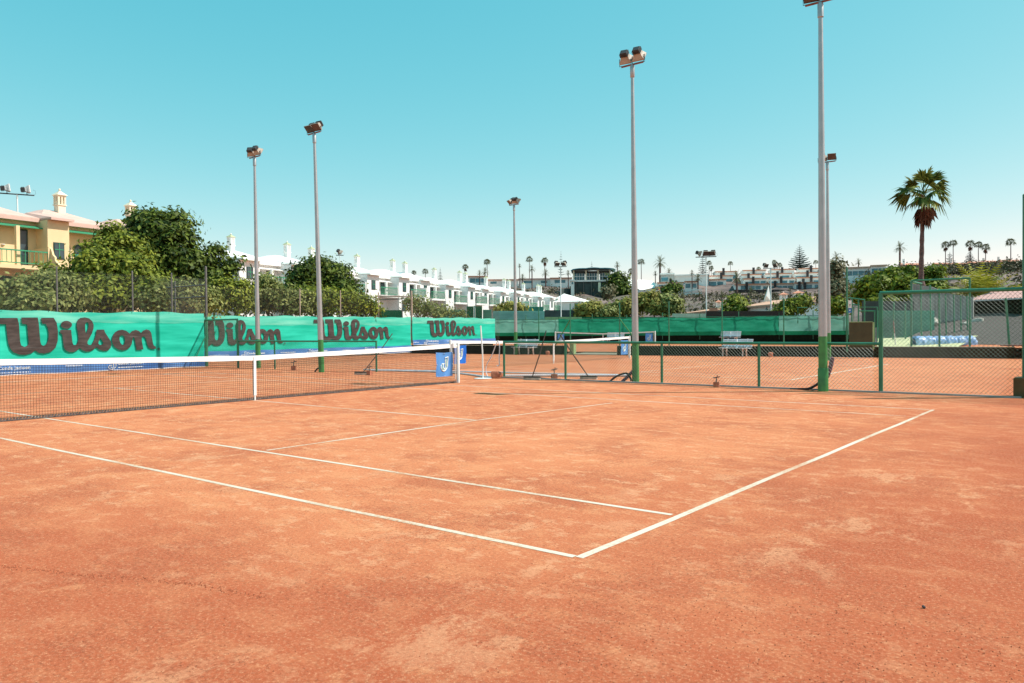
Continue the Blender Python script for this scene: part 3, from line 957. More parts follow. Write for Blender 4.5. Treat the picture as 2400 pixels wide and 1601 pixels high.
# ------------------------------------------------------------------ end banners and their lettering
W_OUT = [[(-70, 88), (185, 85), (203, 165), (215, 400), (228, 450), (270, 472), (312, 452), (325, 420), (305, 172), (242, 162), (232, 80), (442, 78), (455, 160), (470, 400), (482, 445), (510, 462), (550, 440), (575, 380), (582, 300), (570, 220), (545, 165), (500, 160), (485, 82), (650, 80), (690, 150), (705, 270), (700, 400), (670, 490), (610, 545), (520, 566), (450, 555), (402, 520), (360, 555), (280, 578), (200, 570), (130, 540), (90, 490), (65, 420), (55, 300), (45, 170), (-70, 165)],
         [(823 + 78 * math.cos(a * math.pi / 9), 175 + 54 * math.sin(a * math.pi / 9)) for a in range(18)],
         [(735, 248), (885, 246), (888, 300), (900, 430), (915, 458), (945, 458), (972, 425), (985, 380), (977, 280), (965, 200), (970, 140), (985, 105), (1020, 80), (1080, 72), (1140, 85), (1185, 125), (1205, 175), (1203, 230), (1180, 300), (1140, 370), (1115, 410), (1112, 440), (1130, 462), (1160, 462), (1190, 430), (1220, 370), (1243, 300), (1240, 270), (1252, 246), (1355, 246), (1370, 290), (1410, 350), (1450, 410), (1462, 460), (1450, 510), (1410, 545), (1350, 552), (1290, 535), (1235, 495), (1200, 525), (1150, 552), (1090, 555), (1040, 535), (1000, 500), (970, 530), (920, 555), (860, 555), (810, 535), (785, 500), (775, 440), (765, 320), (750, 295), (735, 290)],
         [(1095, 140), (1120, 140), (1135, 170), (1130, 220), (1110, 270), (1095, 305), (1085, 260), (1083, 180)],
         [(1300, 365), (1325, 405), (1340, 440), (1325, 462), (1290, 465), (1268, 445), (1275, 410)],
         [(1470, 400), (1480, 340), (1510, 290), (1560, 258), (1620, 248), (1680, 262), (1735, 305), (1770, 270), (1830, 252), (1880, 268), (1912, 298), (1950, 262), (2000, 246), (2050, 258), (2080, 300), (2090, 380), (2100, 460), (2115, 495), (2145, 505), (2150, 540), (2080, 542), (2030, 520), (2010, 470), (1995, 400), (1975, 360), (1950, 348), (1925, 360), (1925, 420), (1945, 545), (1842, 550), (1830, 480), (1815, 400), (1800, 362), (1785, 358), (1778, 400), (1765, 460), (1735, 510), (1690, 540), (1630, 550), (1560, 535), (1510, 500), (1480, 450)],
         [(1615, 325), (1650, 345), (1665, 400), (1650, 465), (1620, 470), (1595, 440), (1582, 390), (1588, 345)]]
def curve_mesh(splines, name):
    cu = bpy.data.curves.new(name, 'CURVE')
    cu.dimensions = '2D'
    cu.fill_mode = 'BOTH'
    for s in splines:
        sp = cu.splines.new('POLY')
        sp.points.add(len(s) - 1)
        for k, p in enumerate(s):
            sp.points[k].co = (p[0], p[1], 0, 1)
        sp.use_cyclic_u = True
    return cu_to_mesh(cu)
def cu_to_mesh(cu):
    o = bpy.data.objects.new('tmp', cu)
    COL.objects.link(o)
    dg = bpy.context.evaluated_depsgraph_get()
    dg.update()
    me = bpy.data.meshes.new_from_object(o.evaluated_get(dg))
    vs_ = [tuple(v.co) for v in me.vertices]
    fs = [tuple(p.vertices) for p in me.polygons]
    bpy.data.objects.remove(o)
    bpy.data.curves.remove(cu)
    bpy.data.meshes.remove(me)
    return vs_, fs
SCRIPT_WORD = curve_mesh([[((x + 70) / 2220.0, (578 - y) / 506.0) for x, y in s] for s in W_OUT], 'word')
def text_mesh(body):
    cu = bpy.data.curves.new('txt', 'FONT')
    cu.body = body
    cu.offset = 0.012
    cu.resolution_u = 2
    vs_, fs = cu_to_mesh(cu)
    x0, x1 = min(v[0] for v in vs_), max(v[0] for v in vs_)
    y0, y1 = min(v[1] for v in vs_), max(v[1] for v in vs_)
    return [((v[0] - x0) / (x1 - x0), (v[1] - y0) / (y1 - y0)) for v in vs_], fs

def wrinkle(y, z, X):
    return .012 * math.sin(y * 2.3 + z * 1.7) + .007 * math.sin(y * 6.1 - z * 4.0 + 1) + .004 * math.sin(y * 13.7 + z * 9)
def on_plane(vs_, X, y0, y1, z0, z1, off):
    out = []
    for v in vs_:
        y, z = lerp(y0, y1, v[0]), lerp(z0, z1, v[1])
        out.append((X + wrinkle(y, z, X) + off, y, z))
    return out
def end_banner(label, X, y0, y1, zb, zt, fold, words, label_strip, texts, zs0, zs1):
    L = y1 - y0
    root = thing('windscreen_banner', label, 'windscreen', (X, y0, 0), 0, 'green windscreen banners on the end fences')
    n = max(8, int(L / .22))
    def topz(y):
        return zt + .025 * math.sin(y * 1.3) + .018 * math.sin(y * 4.1) - .02 * abs(math.sin(y * .55))
    b = MB()
    nz = 10
    b.grid(lambda i, j: (X + wrinkle(y0 + L * i / n, lerp(zb, fold, j / nz), X), y0 + L * i / n, lerp(zb, fold, j / nz)), n, nz)
    b.build('mesh_screen', M['screen'], root, smooth=True, off=(X, y0, 0), fix=False)
    b = MB()
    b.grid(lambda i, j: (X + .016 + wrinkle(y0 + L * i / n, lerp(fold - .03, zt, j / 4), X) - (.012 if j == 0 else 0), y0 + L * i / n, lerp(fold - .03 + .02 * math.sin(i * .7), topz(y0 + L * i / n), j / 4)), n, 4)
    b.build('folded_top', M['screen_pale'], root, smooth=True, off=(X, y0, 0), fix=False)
    for (a, c, z0, z1) in words:
        b = MB().add(on_plane(SCRIPT_WORD[0], X, a, c, z0, z1, .045), SCRIPT_WORD[1])
        b.build('lettering', M['ink'], root, off=(X, y0, 0), fix=False)
        vs_, fs = text_mesh('\u00ae')
        h = (z1 - z0) * .09
        b = MB().add(on_plane(vs_, X, c + .06, c + .06 + h, z0 + .03, z0 + .03 + h, .045), fs)
        b.build('registered_mark', M['ink'], root, off=(X, y0, 0), fix=False)
    for k in range(int(L / 1.5)):
        y = y0 + .4 + k * 1.5
        if y < y1:
            MB().tube([(X + .03, y, zt - .02), (X - .06, y, zt + .03)], .012, 5).build('tie', M['hose'], root, off=(X, y0, 0))
    strip = thing('sponsor_strip', label_strip, 'banner', (X, y0, 0), 0, 'blue sponsor strips under the windscreens')
    XS = X + .05
    b = MB()
    b.grid(lambda i, j: (XS + 1.3 * wrinkle(y0 + L * i / n, lerp(zs0, zs1, j / 4), X) + .012 * math.sin(i * .9 + j), y0 + L * i / n, lerp(zs0, zs1, j / 4) + .012 * math.sin(y0 + i * .5)), n, 4)
    b.build('cloth', M['strip_blue'], strip, smooth=True, off=(X, y0, 0), fix=False)
    b = MB()
    b.grid(lambda i, j: (XS + .02 + 1.3 * wrinkle(y0 + L * i / n, zs0, X), y0 + L * i / n, zs0 + .01 - .028 + .03 * j + .012 * math.sin(y0 + i * .5)), n, 1)
    b.build('hem', M['white'], strip, off=(X, y0, 0), fix=False)
    for (body, a, c, z0, z1) in texts:
        if body == 'J':
            b = MB()
            pts = [(u, v) for u, v in j_outline()]
            b.tube([(XS + .05, lerp(a, c, (u - .27) / .43), lerp(z0, z1, (v - .22) / .6)) for u, v in pts], .012, 4, closed=True)
            b.build('emblem', M['print'], strip, off=(X, y0, 0))
            continue
        if body == '-':
            q = a
            while q < c:
                w = .03 + .05 * ((q * 7.3) % 1)
                MB().box(XS + .045, q, z0, XS + .05, min(q + w, c), z1).build('small_print', M['print'], strip, off=(X, y0, 0))
                q += w + .03
            continue
        vs_, fs = text_mesh(body)
        b = MB().add(on_plane(vs_, XS, a, c, z0, z1, .045), fs)
        b.build('lettering', M['print'], strip, off=(X, y0, 0), fix=False)
def ypx(px, X):
    return ONX(px, 800, X).y
def zpx(px, py, X):
    return ONX(px, py, X).z
XA, XB = -15.93, -20.93
def tx(px0, px1, X):
    return ypx(px0, X), ypx(px1, X)
def sponsor(X, runs):
    out = []
    for kind, p0, p1, z in runs:
        a, c = tx(p0, p1, X)
        if kind == 'name':
            out.append(('Conde Jackson', a, c, z, z + .15))
            out.append(('-', a + .02, c, z - .085, z - .055))
            out.append(('J', a - .34, a - .06, z - .13, z + .19))
        else:
            out.append((kind, a, c, z, z + .085))
    return out
end_banner('nearest green windscreen banner with the huge dark script word, above the front net', XA, -8.8, 8.12, .40, 2.25, 1.86,
           [(ypx(-8, XA), ypx(364, XA), zpx(200, 828, XA), zpx(200, 744, XA)), (ypx(-8, XA) - 7.6, ypx(364, XA) - 7.6, zpx(200, 828, XA), zpx(200, 744, XA))],
           'blue sponsor strip with white lettering at the foot of the nearest green banner',
           sponsor(XA, [('name', -8, 68, .17), ('/condejackson', 150, 190, .22), ('name', 272, 332, .19), ('condejackson.com', 375, 436, .25)]), .02, .43)
end_banner('middle green windscreen banner with two dark script words, behind two floodlight masts', XB, 8.5, 25.0, .42, 2.27, 1.80,
           [(ypx(446, XB), ypx(662, XB), zpx(560, 811, XB), zpx(560, 750, XB)), (ypx(735, XB), ypx(914, XB), zpx(830, 799, XB), zpx(830, 748, XB))],
           'long blue sponsor strip under the middle green banner, right of the corner post',
           sponsor(XB, [('condejackson.com', 486, 534, .24), ('name', 576, 618, .25), ('/condejackson', 655, 690, .28), ('name', 727, 765, .27), ('/condejackson', 800, 820, .30), ('name', 858, 890, .28), ('condejackson.com', 912, 946, .32)]), .08, .50)
end_banner('farthest green windscreen banner with one smaller dark script word, above the dark wall', XB, 25.15, 33.3, .82, 2.27, 1.9,
           [(ypx(1001, XB), ypx(1114, XB), zpx(1050, 789, XB), zpx(1050, 750.5, XB))],
           'blue sponsor strip under the farthest green banner, just above the dark wall',
           sponsor(XB, [('condejackson.com', 966, 980, .64), ('name', 1000, 1025, .66), ('/condejackson', 1045, 1060, .68)]), .52, .84)

# ------------------------------------------------------------------ low dark wall, upper screens
def wall_run(name, label, P, Q, z0, z1, th, mt, cop=None, cat='wall', group=None):
    P, Q = Vector(P[:2]), Vector(Q[:2])
    L = (Q - P).length
    root = thing(name, label, cat, (P.x, P.y, 0), math.atan2(Q.y - P.y, Q.x - P.x), group)
    MB().box(0, 0, z0, L, th, z1).build('wall', M[mt], root)
    if cop:
        MB().box(-.01, -.02, z1, L + .01, th + .02, z1 + .025).build('coping', M[cop], root)
    return root
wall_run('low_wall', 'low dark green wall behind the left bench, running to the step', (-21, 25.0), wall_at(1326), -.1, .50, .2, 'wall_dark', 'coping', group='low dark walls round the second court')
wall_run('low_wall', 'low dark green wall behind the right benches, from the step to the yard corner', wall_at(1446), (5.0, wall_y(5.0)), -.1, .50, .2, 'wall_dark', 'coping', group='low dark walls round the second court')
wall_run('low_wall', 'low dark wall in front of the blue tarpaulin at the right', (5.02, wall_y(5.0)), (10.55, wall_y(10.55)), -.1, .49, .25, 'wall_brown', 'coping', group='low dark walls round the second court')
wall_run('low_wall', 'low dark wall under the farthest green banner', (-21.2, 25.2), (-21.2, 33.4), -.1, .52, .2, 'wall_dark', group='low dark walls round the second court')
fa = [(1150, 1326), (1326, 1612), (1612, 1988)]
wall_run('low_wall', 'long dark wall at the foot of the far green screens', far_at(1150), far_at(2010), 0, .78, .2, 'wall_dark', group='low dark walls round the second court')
def far_screen(label, p0, p1, mt, ztop=2.42):
    P, Q = far_at(p0, -.02), far_at(p1, -.02)
    L = (Q - P).length
    root = thing('windscreen', label, 'windscreen', (P.x, P.y, 0), math.atan2(Q.y - P.y, Q.x - P.x), 'plain green screens on the far fence')
    n = int(L / .35)
    def wv(i, j):
        return .020 * math.sin(i * .9 + j * 1.1) + .018 * math.sin(i * 2.3 - j * 1.7)
    def tp(i):
        return ztop - .06 * abs(math.sin(i * .11)) + .02 * math.sin(i * 1.3)
    b = MB().grid(lambda i, j: (L * i / n, -.1 + wv(i, j), lerp(1.12, tp(i), j / 5)), n, 5)
    b.build('upper_sheet', M[mt], root, smooth=True, fix=False)
    b = MB().grid(lambda i, j: (L * i / n, -.05 + wv(i, j) * .5, lerp(.78, 1.14, j / 2)), n, 2)
    b.build('lower_skirt', M['screen_low'], root, smooth=True, fix=False)
    k = max(2, int(L / 3.1))
    for i in range(k + 1):
        MB().tube([(L * i / k, .05, .4), (L * i / k, .05, 2.75 + .15 * (i % 2))], .04, 6).build('post', M['rail_green'], root)
    MB().tube([(0, .0, ztop + .02), (L, .0, ztop + .02)], .025, 6).build('rail', M['rail_green'], root)
    return root
far_screen('dull teal far screen at the left, with slanting folds, behind the far mast', 1158, 1310, 'screen_teal')
far_screen('bright green far screen in the middle, behind the farthest net', 1310, 1826, 'screen_far')
far_screen('blue green far screen at the right end, behind the nearest mast', 1826, 1988, 'screen_teal')
for p, zt, br in ((1257, 2.75, 0), (1331, 2.9, -1), (1447, 2.9, 1), (1563, 2.9, 0), (1688, 2.9, 0), (1833, 2.9, 0)):
    q = wall_at(p)
    lab = {1257: 'slim green fence post above the left bench', 1331: 'green fence post with left brace at the left side of the step', 1447: 'green fence post with right brace at the right side of the step', 1563: 'slim green fence post on the low wall, right of the big mast', 1688: 'slim green fence post on the low wall behind the benches', 1833: 'slim green fence post on the low wall left of the nearest mast'}[p]
    t = thing('fence_post', lab, 'post', (q.x, q.y + .25, 0), 0, 'slim posts on the low wall')
    MB().tube([(0, 0, .3 if br == 0 else 0), (0, 0, zt)], .032, 8).build('post', M['rail_green'], t)
    if br:
        MB().tube([(0, 0, 2.0), (br * 1.3, .2, .35)], .03, 8).build('brace', M['pole_green'], t)
_q = wall_at(1332)
o = MB().box(-.14, -.12, 0, .14, .12, .62).build('gate_pier', M['wall_lime'])
o.location = (_q.x + .1, _q.y + .3, 0)
tag(o, 'pale green pier at the left side of the step opening', 'pier')

# things behind the far screens
def slab(name, label, px0, px1, py0, py1, D, mt, th=.3, cat='wall', group=None, D2=None):
    P, Q = PX(px0, py1, D), PX(px1, py1, D2 or D)
    zt0, zt1 = PX(px0, py0, D).z, PX(px1, py0, D2 or D).z
    L = (Q.xy - P.xy).length
    b = MB().prism([(0, -1.0), (L, Q.z - P.z - 1.0), (L, zt1 - P.z), (0, zt0 - P.z)], 'y', 0, th)
    o = b.build(name, M[mt])
    o.location = P
    o.rotation_euler = (0, 0, math.atan2(Q.y - P.y, Q.x - P.x))
    tag(o, label, cat, group)
    return o
slab('windscreen', 'pale turquoise screen panel under the yellow green yuccas', 1156, 1276, 729, 752, 90, 'screen_light', .06, 'screen')
slab('windscreen', 'teal screen panel rising behind the yuccas, in front of the white row', 1226, 1274, 719, 735, 100, 'screen_teal', .06, 'screen')
slab('garden_wall', 'lime green wall strip above the teal far screen', 1277, 1367, 743, 757, 92, 'wall_lime')
slab('screen_band', 'dark green band above the bright far screen, under yellowish bushes', 1364, 1582, 743, 760, 88, 'screen_low', .06, 'screen', D2=84)
slab('garden_wall', 'cream green wall strip above the far screen, under the red roof', 1576, 1660, 735, 756, 86, 'wall_cream')
slab('reed_fence', 'dark brown reed fence above the far screen, right of the cream wall', 1655, 1835, 729, 756, 84, 'reed', .08, 'fence', D2=80)
slab('dark_wall', 'dark grey wall below the white end house of the row', 1276, 1352, 727, 745, 112, 'dark_mesh', .3)
t = thing('double_gate', 'dark green double gate with pale centre post behind the farthest banner', 'gate', PX(1094, 746, 58), math.atan2(1, 0) - .8)
P = PX(1094, 746, 58)
L_ = MPP(1110, 58)
t.rotation_euler = (0, 0, yw(1112, 90))
for k in (0, 1):
    MB().box(k * 20 * L_, 0, -1.2, k * 20 * L_ + 16 * L_, .05, 28 * L_).build('gate_leaf', M['screen_low'], t)
MB().box(16.4 * L_, -.02, -1.2, 19.6 * L_, .07, 29 * L_).build('centre_post', M['screen_light'], t)
slab('windscreen', 'teal screen panel left of the dark green double gate', 1022, 1092, 726, 750, 58.5, 'screen_teal', .05, 'screen')
slab('windscreen', 'teal screen panel right of the dark green double gate', 1132, 1152, 726, 750, 58.5, 'screen_teal', .05, 'screen')
slab('windscreen', 'small dark green slanted-fold screen above the middle banner end', 884, 944, 727, 748, 52, 'screen_low', .05, 'screen')

# steel frame above the middle banner
t = thing('steel_frame', 'rusty steel goal-like frame above the right end of the middle banner', 'frame', PX(882, 748, 50), yw(920, 90))
k_ = MPP(910, 50)
MB().tube([(0, 0, -1.5), (0, 0, 54 * k_)], .05, 6).build('post', M['post_rust'], t)
MB().tube([(82 * k_, 0, -1.5), (82 * k_, 0, 66 * k_)], .06, 6).build('post', M['post_rust'], t)
MB().tube([(0, 0, 54 * k_), (82 * k_, 0, 52 * k_)], .045, 6).build('crossbar', M['post_rust'], t)
MB().tube([(3 * k_, 0, 45 * k_), (60 * k_, 0, 47 * k_), (60 * k_, 0, 0)], .04, 6).build('inner_frame', M['post_grey'], t)

# ------------------------------------------------------------------ benches
def bench(label, loc, rz, L=1.75):
    root = thing('park_bench', label, 'bench', loc, rz, 'white slatted benches along the dark walls')
    for k in range(4):          # seat slats, front is -y
        MB().box(-L / 2, -.20 + .11 * k, .42, L / 2, -.11 + .11 * k, .445).build('seat_slat', M['bench'], root)
    for k in range(4):
        z = .50 + .10 * k
        y = .24 + .035 * k
        MB().cbox((0, y, z + .04), (L, .022, .082), Matrix.Rotation(-.3, 3, 'X')).build('back_slat', M['bench'], root)
    for x in (-L * .36, L * .30):
        MB().tube([(x, -.17, 0), (x, -.14, .25), (x, -.18, .42)], [.035, .042, .035], 6).build('front_leg', M['bench_leg'], root)
        MB().tube([(x + .02, .26, 0), (x + .02, .2, .28), (x + .02, .24, .45), (x + .02, .40, .90)], [.035, .045, .035, .03], 6).build('rear_leg', M['bench_leg'], root)
        MB().box(x - .03, -.2, .375, x + .05, .26, .42).build('bearer', M['bench_leg'], root)
    MB().box(-.03, .19, .40, .03, .24, .88).build('centre_stay', M['bench'], root)
    return root
RW = math.atan2(WALL_B[1] - WALL_A[1], WALL_B[0] - WALL_A[0])
def wall_pt(px, off):
    q = wall_at(px)
    return (q.x + math.sin(RW) * off, q.y - math.cos(RW) * off, 0)
b1 = bench('white slatted bench against the dark wall, right of the big mast', wall_pt(1727, .48), RW - .25, 1.62)
dup(b1, wall_pt(1236, .48), RW - .3, 'white slatted bench against the dark wall, left, beside the far mast', scale=(1.05, 1, 1))
_p = far_at(1710, -.9)
dup(b1, (_p.x, _p.y, .12), RW - .2, 'bluish bench on the upper court, just above the right bench', scale=(1.15, 1, 1.15))
_p = far_at(1440, -.9)
dup(b1, (_p.x, _p.y, .12), RW - .1, 'bench on the upper court seen through the farthest net', scale=(1.1, 1, 1.1))

# ------------------------------------------------------------------ brooms, hoses, taps, pipes along the low fences
def broom(label, foot, top, w=.55, heading=0.0):
    root = thing('court_broom', label, 'broom', foot, 0, 'long handled court brooms leaning on the fences')
    f, t_ = Vector(foot), Vector(top)
    MB().tube([(0, 0, .06), tuple((t_ - f) * .5 + Vector((.01, 0, 0))), tuple(t_ - f)], .017, 6).build('handle', M['wood'], root)
    hd = MB().cbox((0, 0, .075), (w, .07, .05), Matrix.Rotation(heading, 3, 'Z')).build('head', M['wood'], root)
    MB().cbox((0, 0, .022), (w * .98, .11, .075), Matrix.Rotation(heading, 3, 'Z')).build('bristles', M['bristle'], root)
    return root
def gpx(px, py, z=0.0):
    return PG(px, py, z)
_g = gpx(1247, 890); broom('wooden court broom leaning steeply on the low fence, nearer the fence end', (_g.x, _g.y, 0), (_g.x + .30, 8.80, 1.42), .5, .35)
_g = gpx(1380, 889); broom('wooden court broom leaning leftwards on the low fence, nearer the big mast', (_g.x, _g.y, 0), (_g.x - .52, 8.82, 1.30), .5, .35)
_g = gpx(850, 878); broom('court broom lying against the left low fence end, behind the front net', (_g.x, _g.y, 0), (_g.x + .18, 8.85, 1.35), .55, .45)
def sprinkler(label, loc, s=1.0, block=True):
    root = thing('sprinkler', label, 'sprinkler', loc, .3, 'little sprinklers on terracotta blocks')
    MB().box(-.11 * s, -.10 * s, -.02, .11 * s, .10 * s, .20 * s).build('block', M['brick'], root)
    MB().tube([(0, 0, .2 * s), (0, 0, .38 * s)], .022 * s, 6).build('riser', M['wire_grey'], root)
    MB().tube([(-.12 * s, 0, .36 * s), (0, 0, .38 * s), (.13 * s, .02, .41 * s)], .02 * s, 6).build('nozzle', M['lamp_dark'], root)
    MB().cbox((.02, 0, .43 * s), (.03 * s, .03 * s, .09 * s)).build('valve', M['lamp_dark'], root)
    return root
sp = sprinkler('small sprinkler on a terracotta block at the fence foot, between two fence posts', tuple(gpx(1679, 907).xy) + (0,), .62)
dup(sp, tuple(gpx(1299, 889).xy) + (0,), .8, 'small sprinkler on a block between the two leaning brooms', scale=1.2)
dup(sp, tuple(gpx(688, 868).xy) + (0,), .8, 'small sprinkler on a block behind the net, between the left masts', scale=1.3)
dup(sp, tuple(gpx(866, 879).xy) + (0,), .2, 'small sprinkler on a block beside the left broom', scale=1.1)
_q = wall_pt(1810, .5)
o = MB().lathe((0, 0, 0), [(.10, 0), (.13, .16), (.12, .2), (.03, .24)], 9).build('terracotta_pot', M['brick']); o.location = _q
tag(o, 'small terracotta pot at the dark wall, right of the front bench', 'pot')
_q = wall_pt(1292, .5)
o = MB().lathe((0, 0, 0), [(.10, 0), (.13, .16), (.12, .2), (.03, .24)], 9).build('terracotta_pot', M['brick']); o.location = _q
tag(o, 'small terracotta pot at the dark wall, right of the left bench', 'pot')
def hose(name, label, pts, r, mt, cat):
    o = MB().tube(pts, r, 8).build(name, M[mt], smooth=True)
    return tag(o, label, cat)
def sm(pts, k=4):
    pts = [Vector(p) for p in pts]
    out = []
    for i in range(len(pts) - 1):
        p0, p1, p2, p3 = pts[max(i - 1, 0)], pts[i], pts[i + 1], pts[min(i + 2, len(pts) - 1)]
        for j in range(k):
            t = j / k
            out.append(0.5 * ((2 * p1) + (p2 - p0) * t + (2 * p0 - 5 * p1 + 4 * p2 - p3) * t * t + (3 * p1 - p0 - 3 * p2 + p3) * t ** 3))
    out.append(pts[-1])
    return out
def at_y(px, py, Y):
    d = ray(px, py)
    return Vector((CX, CY, CZ)) + d * ((Y - CY) / d.y)
hose('hose', 'black hose curling out from the foot of the nearest mast', sm([at_y(1852, 913, 8.9), at_y(1875, 912, 8.88), at_y(1895, 911, 8.82), at_y(1912, 903, 8.8), at_y(1921, 895, 8.75)]), .03, 'hose', 'hose')
hose('bent_pipe', 'purple brown bent pipe sticking up right of the nearest mast', sm([at_y(1926, 905, 9.0), at_y(1938, 884, 9.05), at_y(1946, 862, 9.05), at_y(1951, 838, 9.05)]), .05, 'purple', 'pipe')
hose('bent_pipe', 'purple brown pipe rising from the ground left of the big mast', sm([at_y(1457, 896, 9.2), at_y(1470, 884, 9.25), at_y(1485, 868, 9.3)]), .045, 'purple', 'pipe')
hose('hose', 'grey black hose arching over the ground left of the big mast', sm([at_y(1427, 896, 9.1), at_y(1442, 884, 9.15), at_y(1460, 876, 9.2), at_y(1472, 877, 9.2), at_y(1480, 893, 9.2)]), .028, 'hose', 'hose')
hose('hose', 'black hose looped at the foot of the mast by the second banner word', sm([at_y(737, 874, 7.9), at_y(742, 866, 7.95), at_y(750, 862, 7.95), at_y(756, 868, 7.95)]), .03, 'hose', 'hose')
hose('hose', 'black hose lying along the fence foot behind the upright broom', sm([gpx(1260, 886), gpx(1290, 889), gpx(1335, 892)]), .03, 'hose', 'hose')
hose('long_pipe', 'thin white pipe lying on the ground behind the low fence', [gpx(852, 868) + Vector((0, 0, .03)), gpx(1100, 873) + Vector((0, 0, .03)), gpx(1300, 878) + Vector((0, 0, .03)), gpx(1452, 881) + Vector((0, 0, .03))], .025, 'pipe', 'pipe')
hose('long_pipe', 'thick white pipe lying near the fence foot, between the brooms', [gpx(1182, 884) + Vector((0, 0, .04)), gpx(1300, 883) + Vector((0, 0, .04)), gpx(1475, 883) + Vector((0, 0, .04))], .04, 'pipe', 'pipe')
hose('long_pipe', 'white pipe running from the front net post to the fence end', sm([gpx(870, 870) + Vector((0, 0, .03)), gpx(1010, 873) + Vector((0, 0, .03)), gpx(1085, 878) + Vector((0, 0, .03)), gpx(1140, 886) + Vector((0, 0, .03)), gpx(1155, 887) + Vector((0, 0, .03))]), .03, 'pipe', 'pipe')
_g = gpx(1132, 888)
t = thing('white_stick', 'thin white upright stick on a flat foot, left of the fence end', 'pole', (_g.x, _g.y, 0))
MB().lathe((0, 0, 0), [(.26, .0), (.27, .02), (.05, .035)], 16).build('foot_plate', M['white'], t, smooth=True)
MB().tube([(0, 0, .02), (-.03, .02, .8), (-.10, .03, 1.58)], .022, 8).build('stick', M['white'], t)
_g = gpx(1161, 887)
o = MB().cbox((0, 0, .12), (.24, .20, .20), Matrix.Rotation(.4, 3, 'Z')).cbox((.13, .05, .11), (.13, .16, .16), Matrix.Rotation(-.3, 3, 'Z') @ Matrix.Rotation(.3, 3, 'X')).build('stone_block', M['brick'])
o.location = (_g.x, _g.y, 0)
bv = o.modifiers.new('bevel', 'BEVEL'); bv.width = .04; bv.segments = 2
tag(o, 'reddish stone block at the foot of the low fence end', 'block')
hose('hose', 'white hose hooked over the top of the low fence end', sm([at_y(1164, 806, 8.8), at_y(1167, 799, 8.8), at_y(1171, 812, 8.8), at_y(1170, 838, 8.8), at_y(1170, 856, 8.8), at_y(1165, 857, 8.8)]), .017, 'pipe', 'hose')
hose('hose', 'pale hose drooping in a bow left of the low fence end', sm([at_y(1163, 806, 8.78), at_y(1152, 835, 8.8), at_y(1141, 855, 8.8), at_y(1139, 872, 8.8), at_y(1146, 886, 8.8), at_y(1158, 886, 8.8)]), .016, 'pipe', 'hose')
o = MB().cbox((0, 0, .008), (.019, .011, .014), Matrix.Rotation(.5, 3, 'Y')).build('pebble', M['lamp_dark'])
_g = gpx(2165, 1426); o.location = (_g.x, _g.y, 0)
bv = o.modifiers.new('bevel', 'BEVEL'); bv.width = .004
tag(o, 'small dark pebble on the clay at the lower right', 'pebble')
# timber edging under the low fence
P, Q = Vector((-.4, 8.72)), Vector((12.9, 8.98))
o = MB().box(0, 0, -.05, (Q - P).length, .06, .035).build('edging_strip', M['concrete'])
o.location = (P.x, P.y, 0); o.rotation_euler = (0, 0, math.atan2(Q.y - P.y, Q.x - P.x))
tag(o, 'thin pale edging strip along the foot of the low fence', 'kerb')

# ------------------------------------------------------------------ right hand yard
b = MB()
P = [at_y(2062, 812, 31.6), at_y(2234, 812, 31.6), at_y(2234, 790, 36), at_y(2062, 805, 36)]
b.add([(P[0].x, 31.0, .44), (P[1].x + .2, 31.2, .44), (P[1].x + .2, 37.5, .95), (P[0].x - 1.5, 37.5, .80)], [(0, 1, 2, 3)])
struct(b.build('pale_green_bank', M['bank']))
b = MB()
q0, q1 = at_y(2232, 812, 31.6), at_y(2420, 812, 31.6)
b.add([(q0.x - .3, 31.3, .46), (14, 32.0, .46), (14, 36.0, .50), (q0.x - .3, 36.0, .50)], [(0, 1, 2, 3)])
struct(b.build('yard_clay', M['clay']))
b = MB()
gx0 = at_y(2175, 790, 40).x
b.grid(lambda i, j: (lerp(gx0 + (j / 8) * .6 - .8, 18, i / 12), lerp(36.0, 53, j / 8), .48 + 2.35 * (j / 8) ** .9 * min(1, .8 + i / 12) + .05 * math.sin(i * 2.1 + j * 1.3)), 12, 8)
struct(b.build('gravel_bank', M['gravel'], smooth=True))
# board
_a, _b = PX(1990, 808, 39.2), PX(2045, 808, 39.2)
t = thing('practice_board', 'dark olive upright board on the low wall, right of the nearest mast', 'board', (_a.x, _a.y, 0), math.atan2(_b.y - _a.y, _b.x - _a.x))
L_ = (_b.xy - _a.xy).length
MB().box(0, 0, .45, L_, .13, 1.66).build('panel', M['board'], t)
MB().box(-.01, -.01, 1.66, L_ + .01, .14, 1.69).build('cap', M['wall_lime'], t)
MB().box(L_ + .003, .0, .45, L_ + .08, .13, 1.66).build('lit_edge', M['wall_lime'], t)  # pale colour stands in for sunlight on the board's right edge
# sign and frames by the gate
_a = PX(1985, 808, 39.6)
t = thing('tall_post', 'very tall thin green post left of the palm, by the white sign', 'post', (_a.x, _a.y, 0))
MB().tube([(0, 0, .3), (0, 0, zpy(1985, 626, 39.6))], .04, 8).build('post', M['rail_green'], t)
_a = PX(1988, 733, 39.4); _c = PX(1996, 704, 39.4)
t = thing('notice_sign', 'narrow white and blue notice sign hung on the tall green post', 'sign', (_a.x, _a.y, _a.z), yw(1990, 90))
hh = _c.z - _a.z
MB().box(0, -.04, hh * .38, .145, -.02, hh).build('upper_panel', M['white'], t)
MB().box(0, -.041, 0, .145, -.02, hh * .375).build('lower_panel', M['strip_blue'], t)
MB().box(.03, -.048, hh * .66, .115, -.043, hh * .69).build('printed_line', M['lamp_dark'], t)
MB().box(.06, -.047, hh * .50, .085, -.043, hh * .64).build('printed_mark', M['lamp_dark'], t)
MB().box(.03, -.047, hh * .16, .10, -.043, hh * .24).build('printed_logo', M['print'], t)
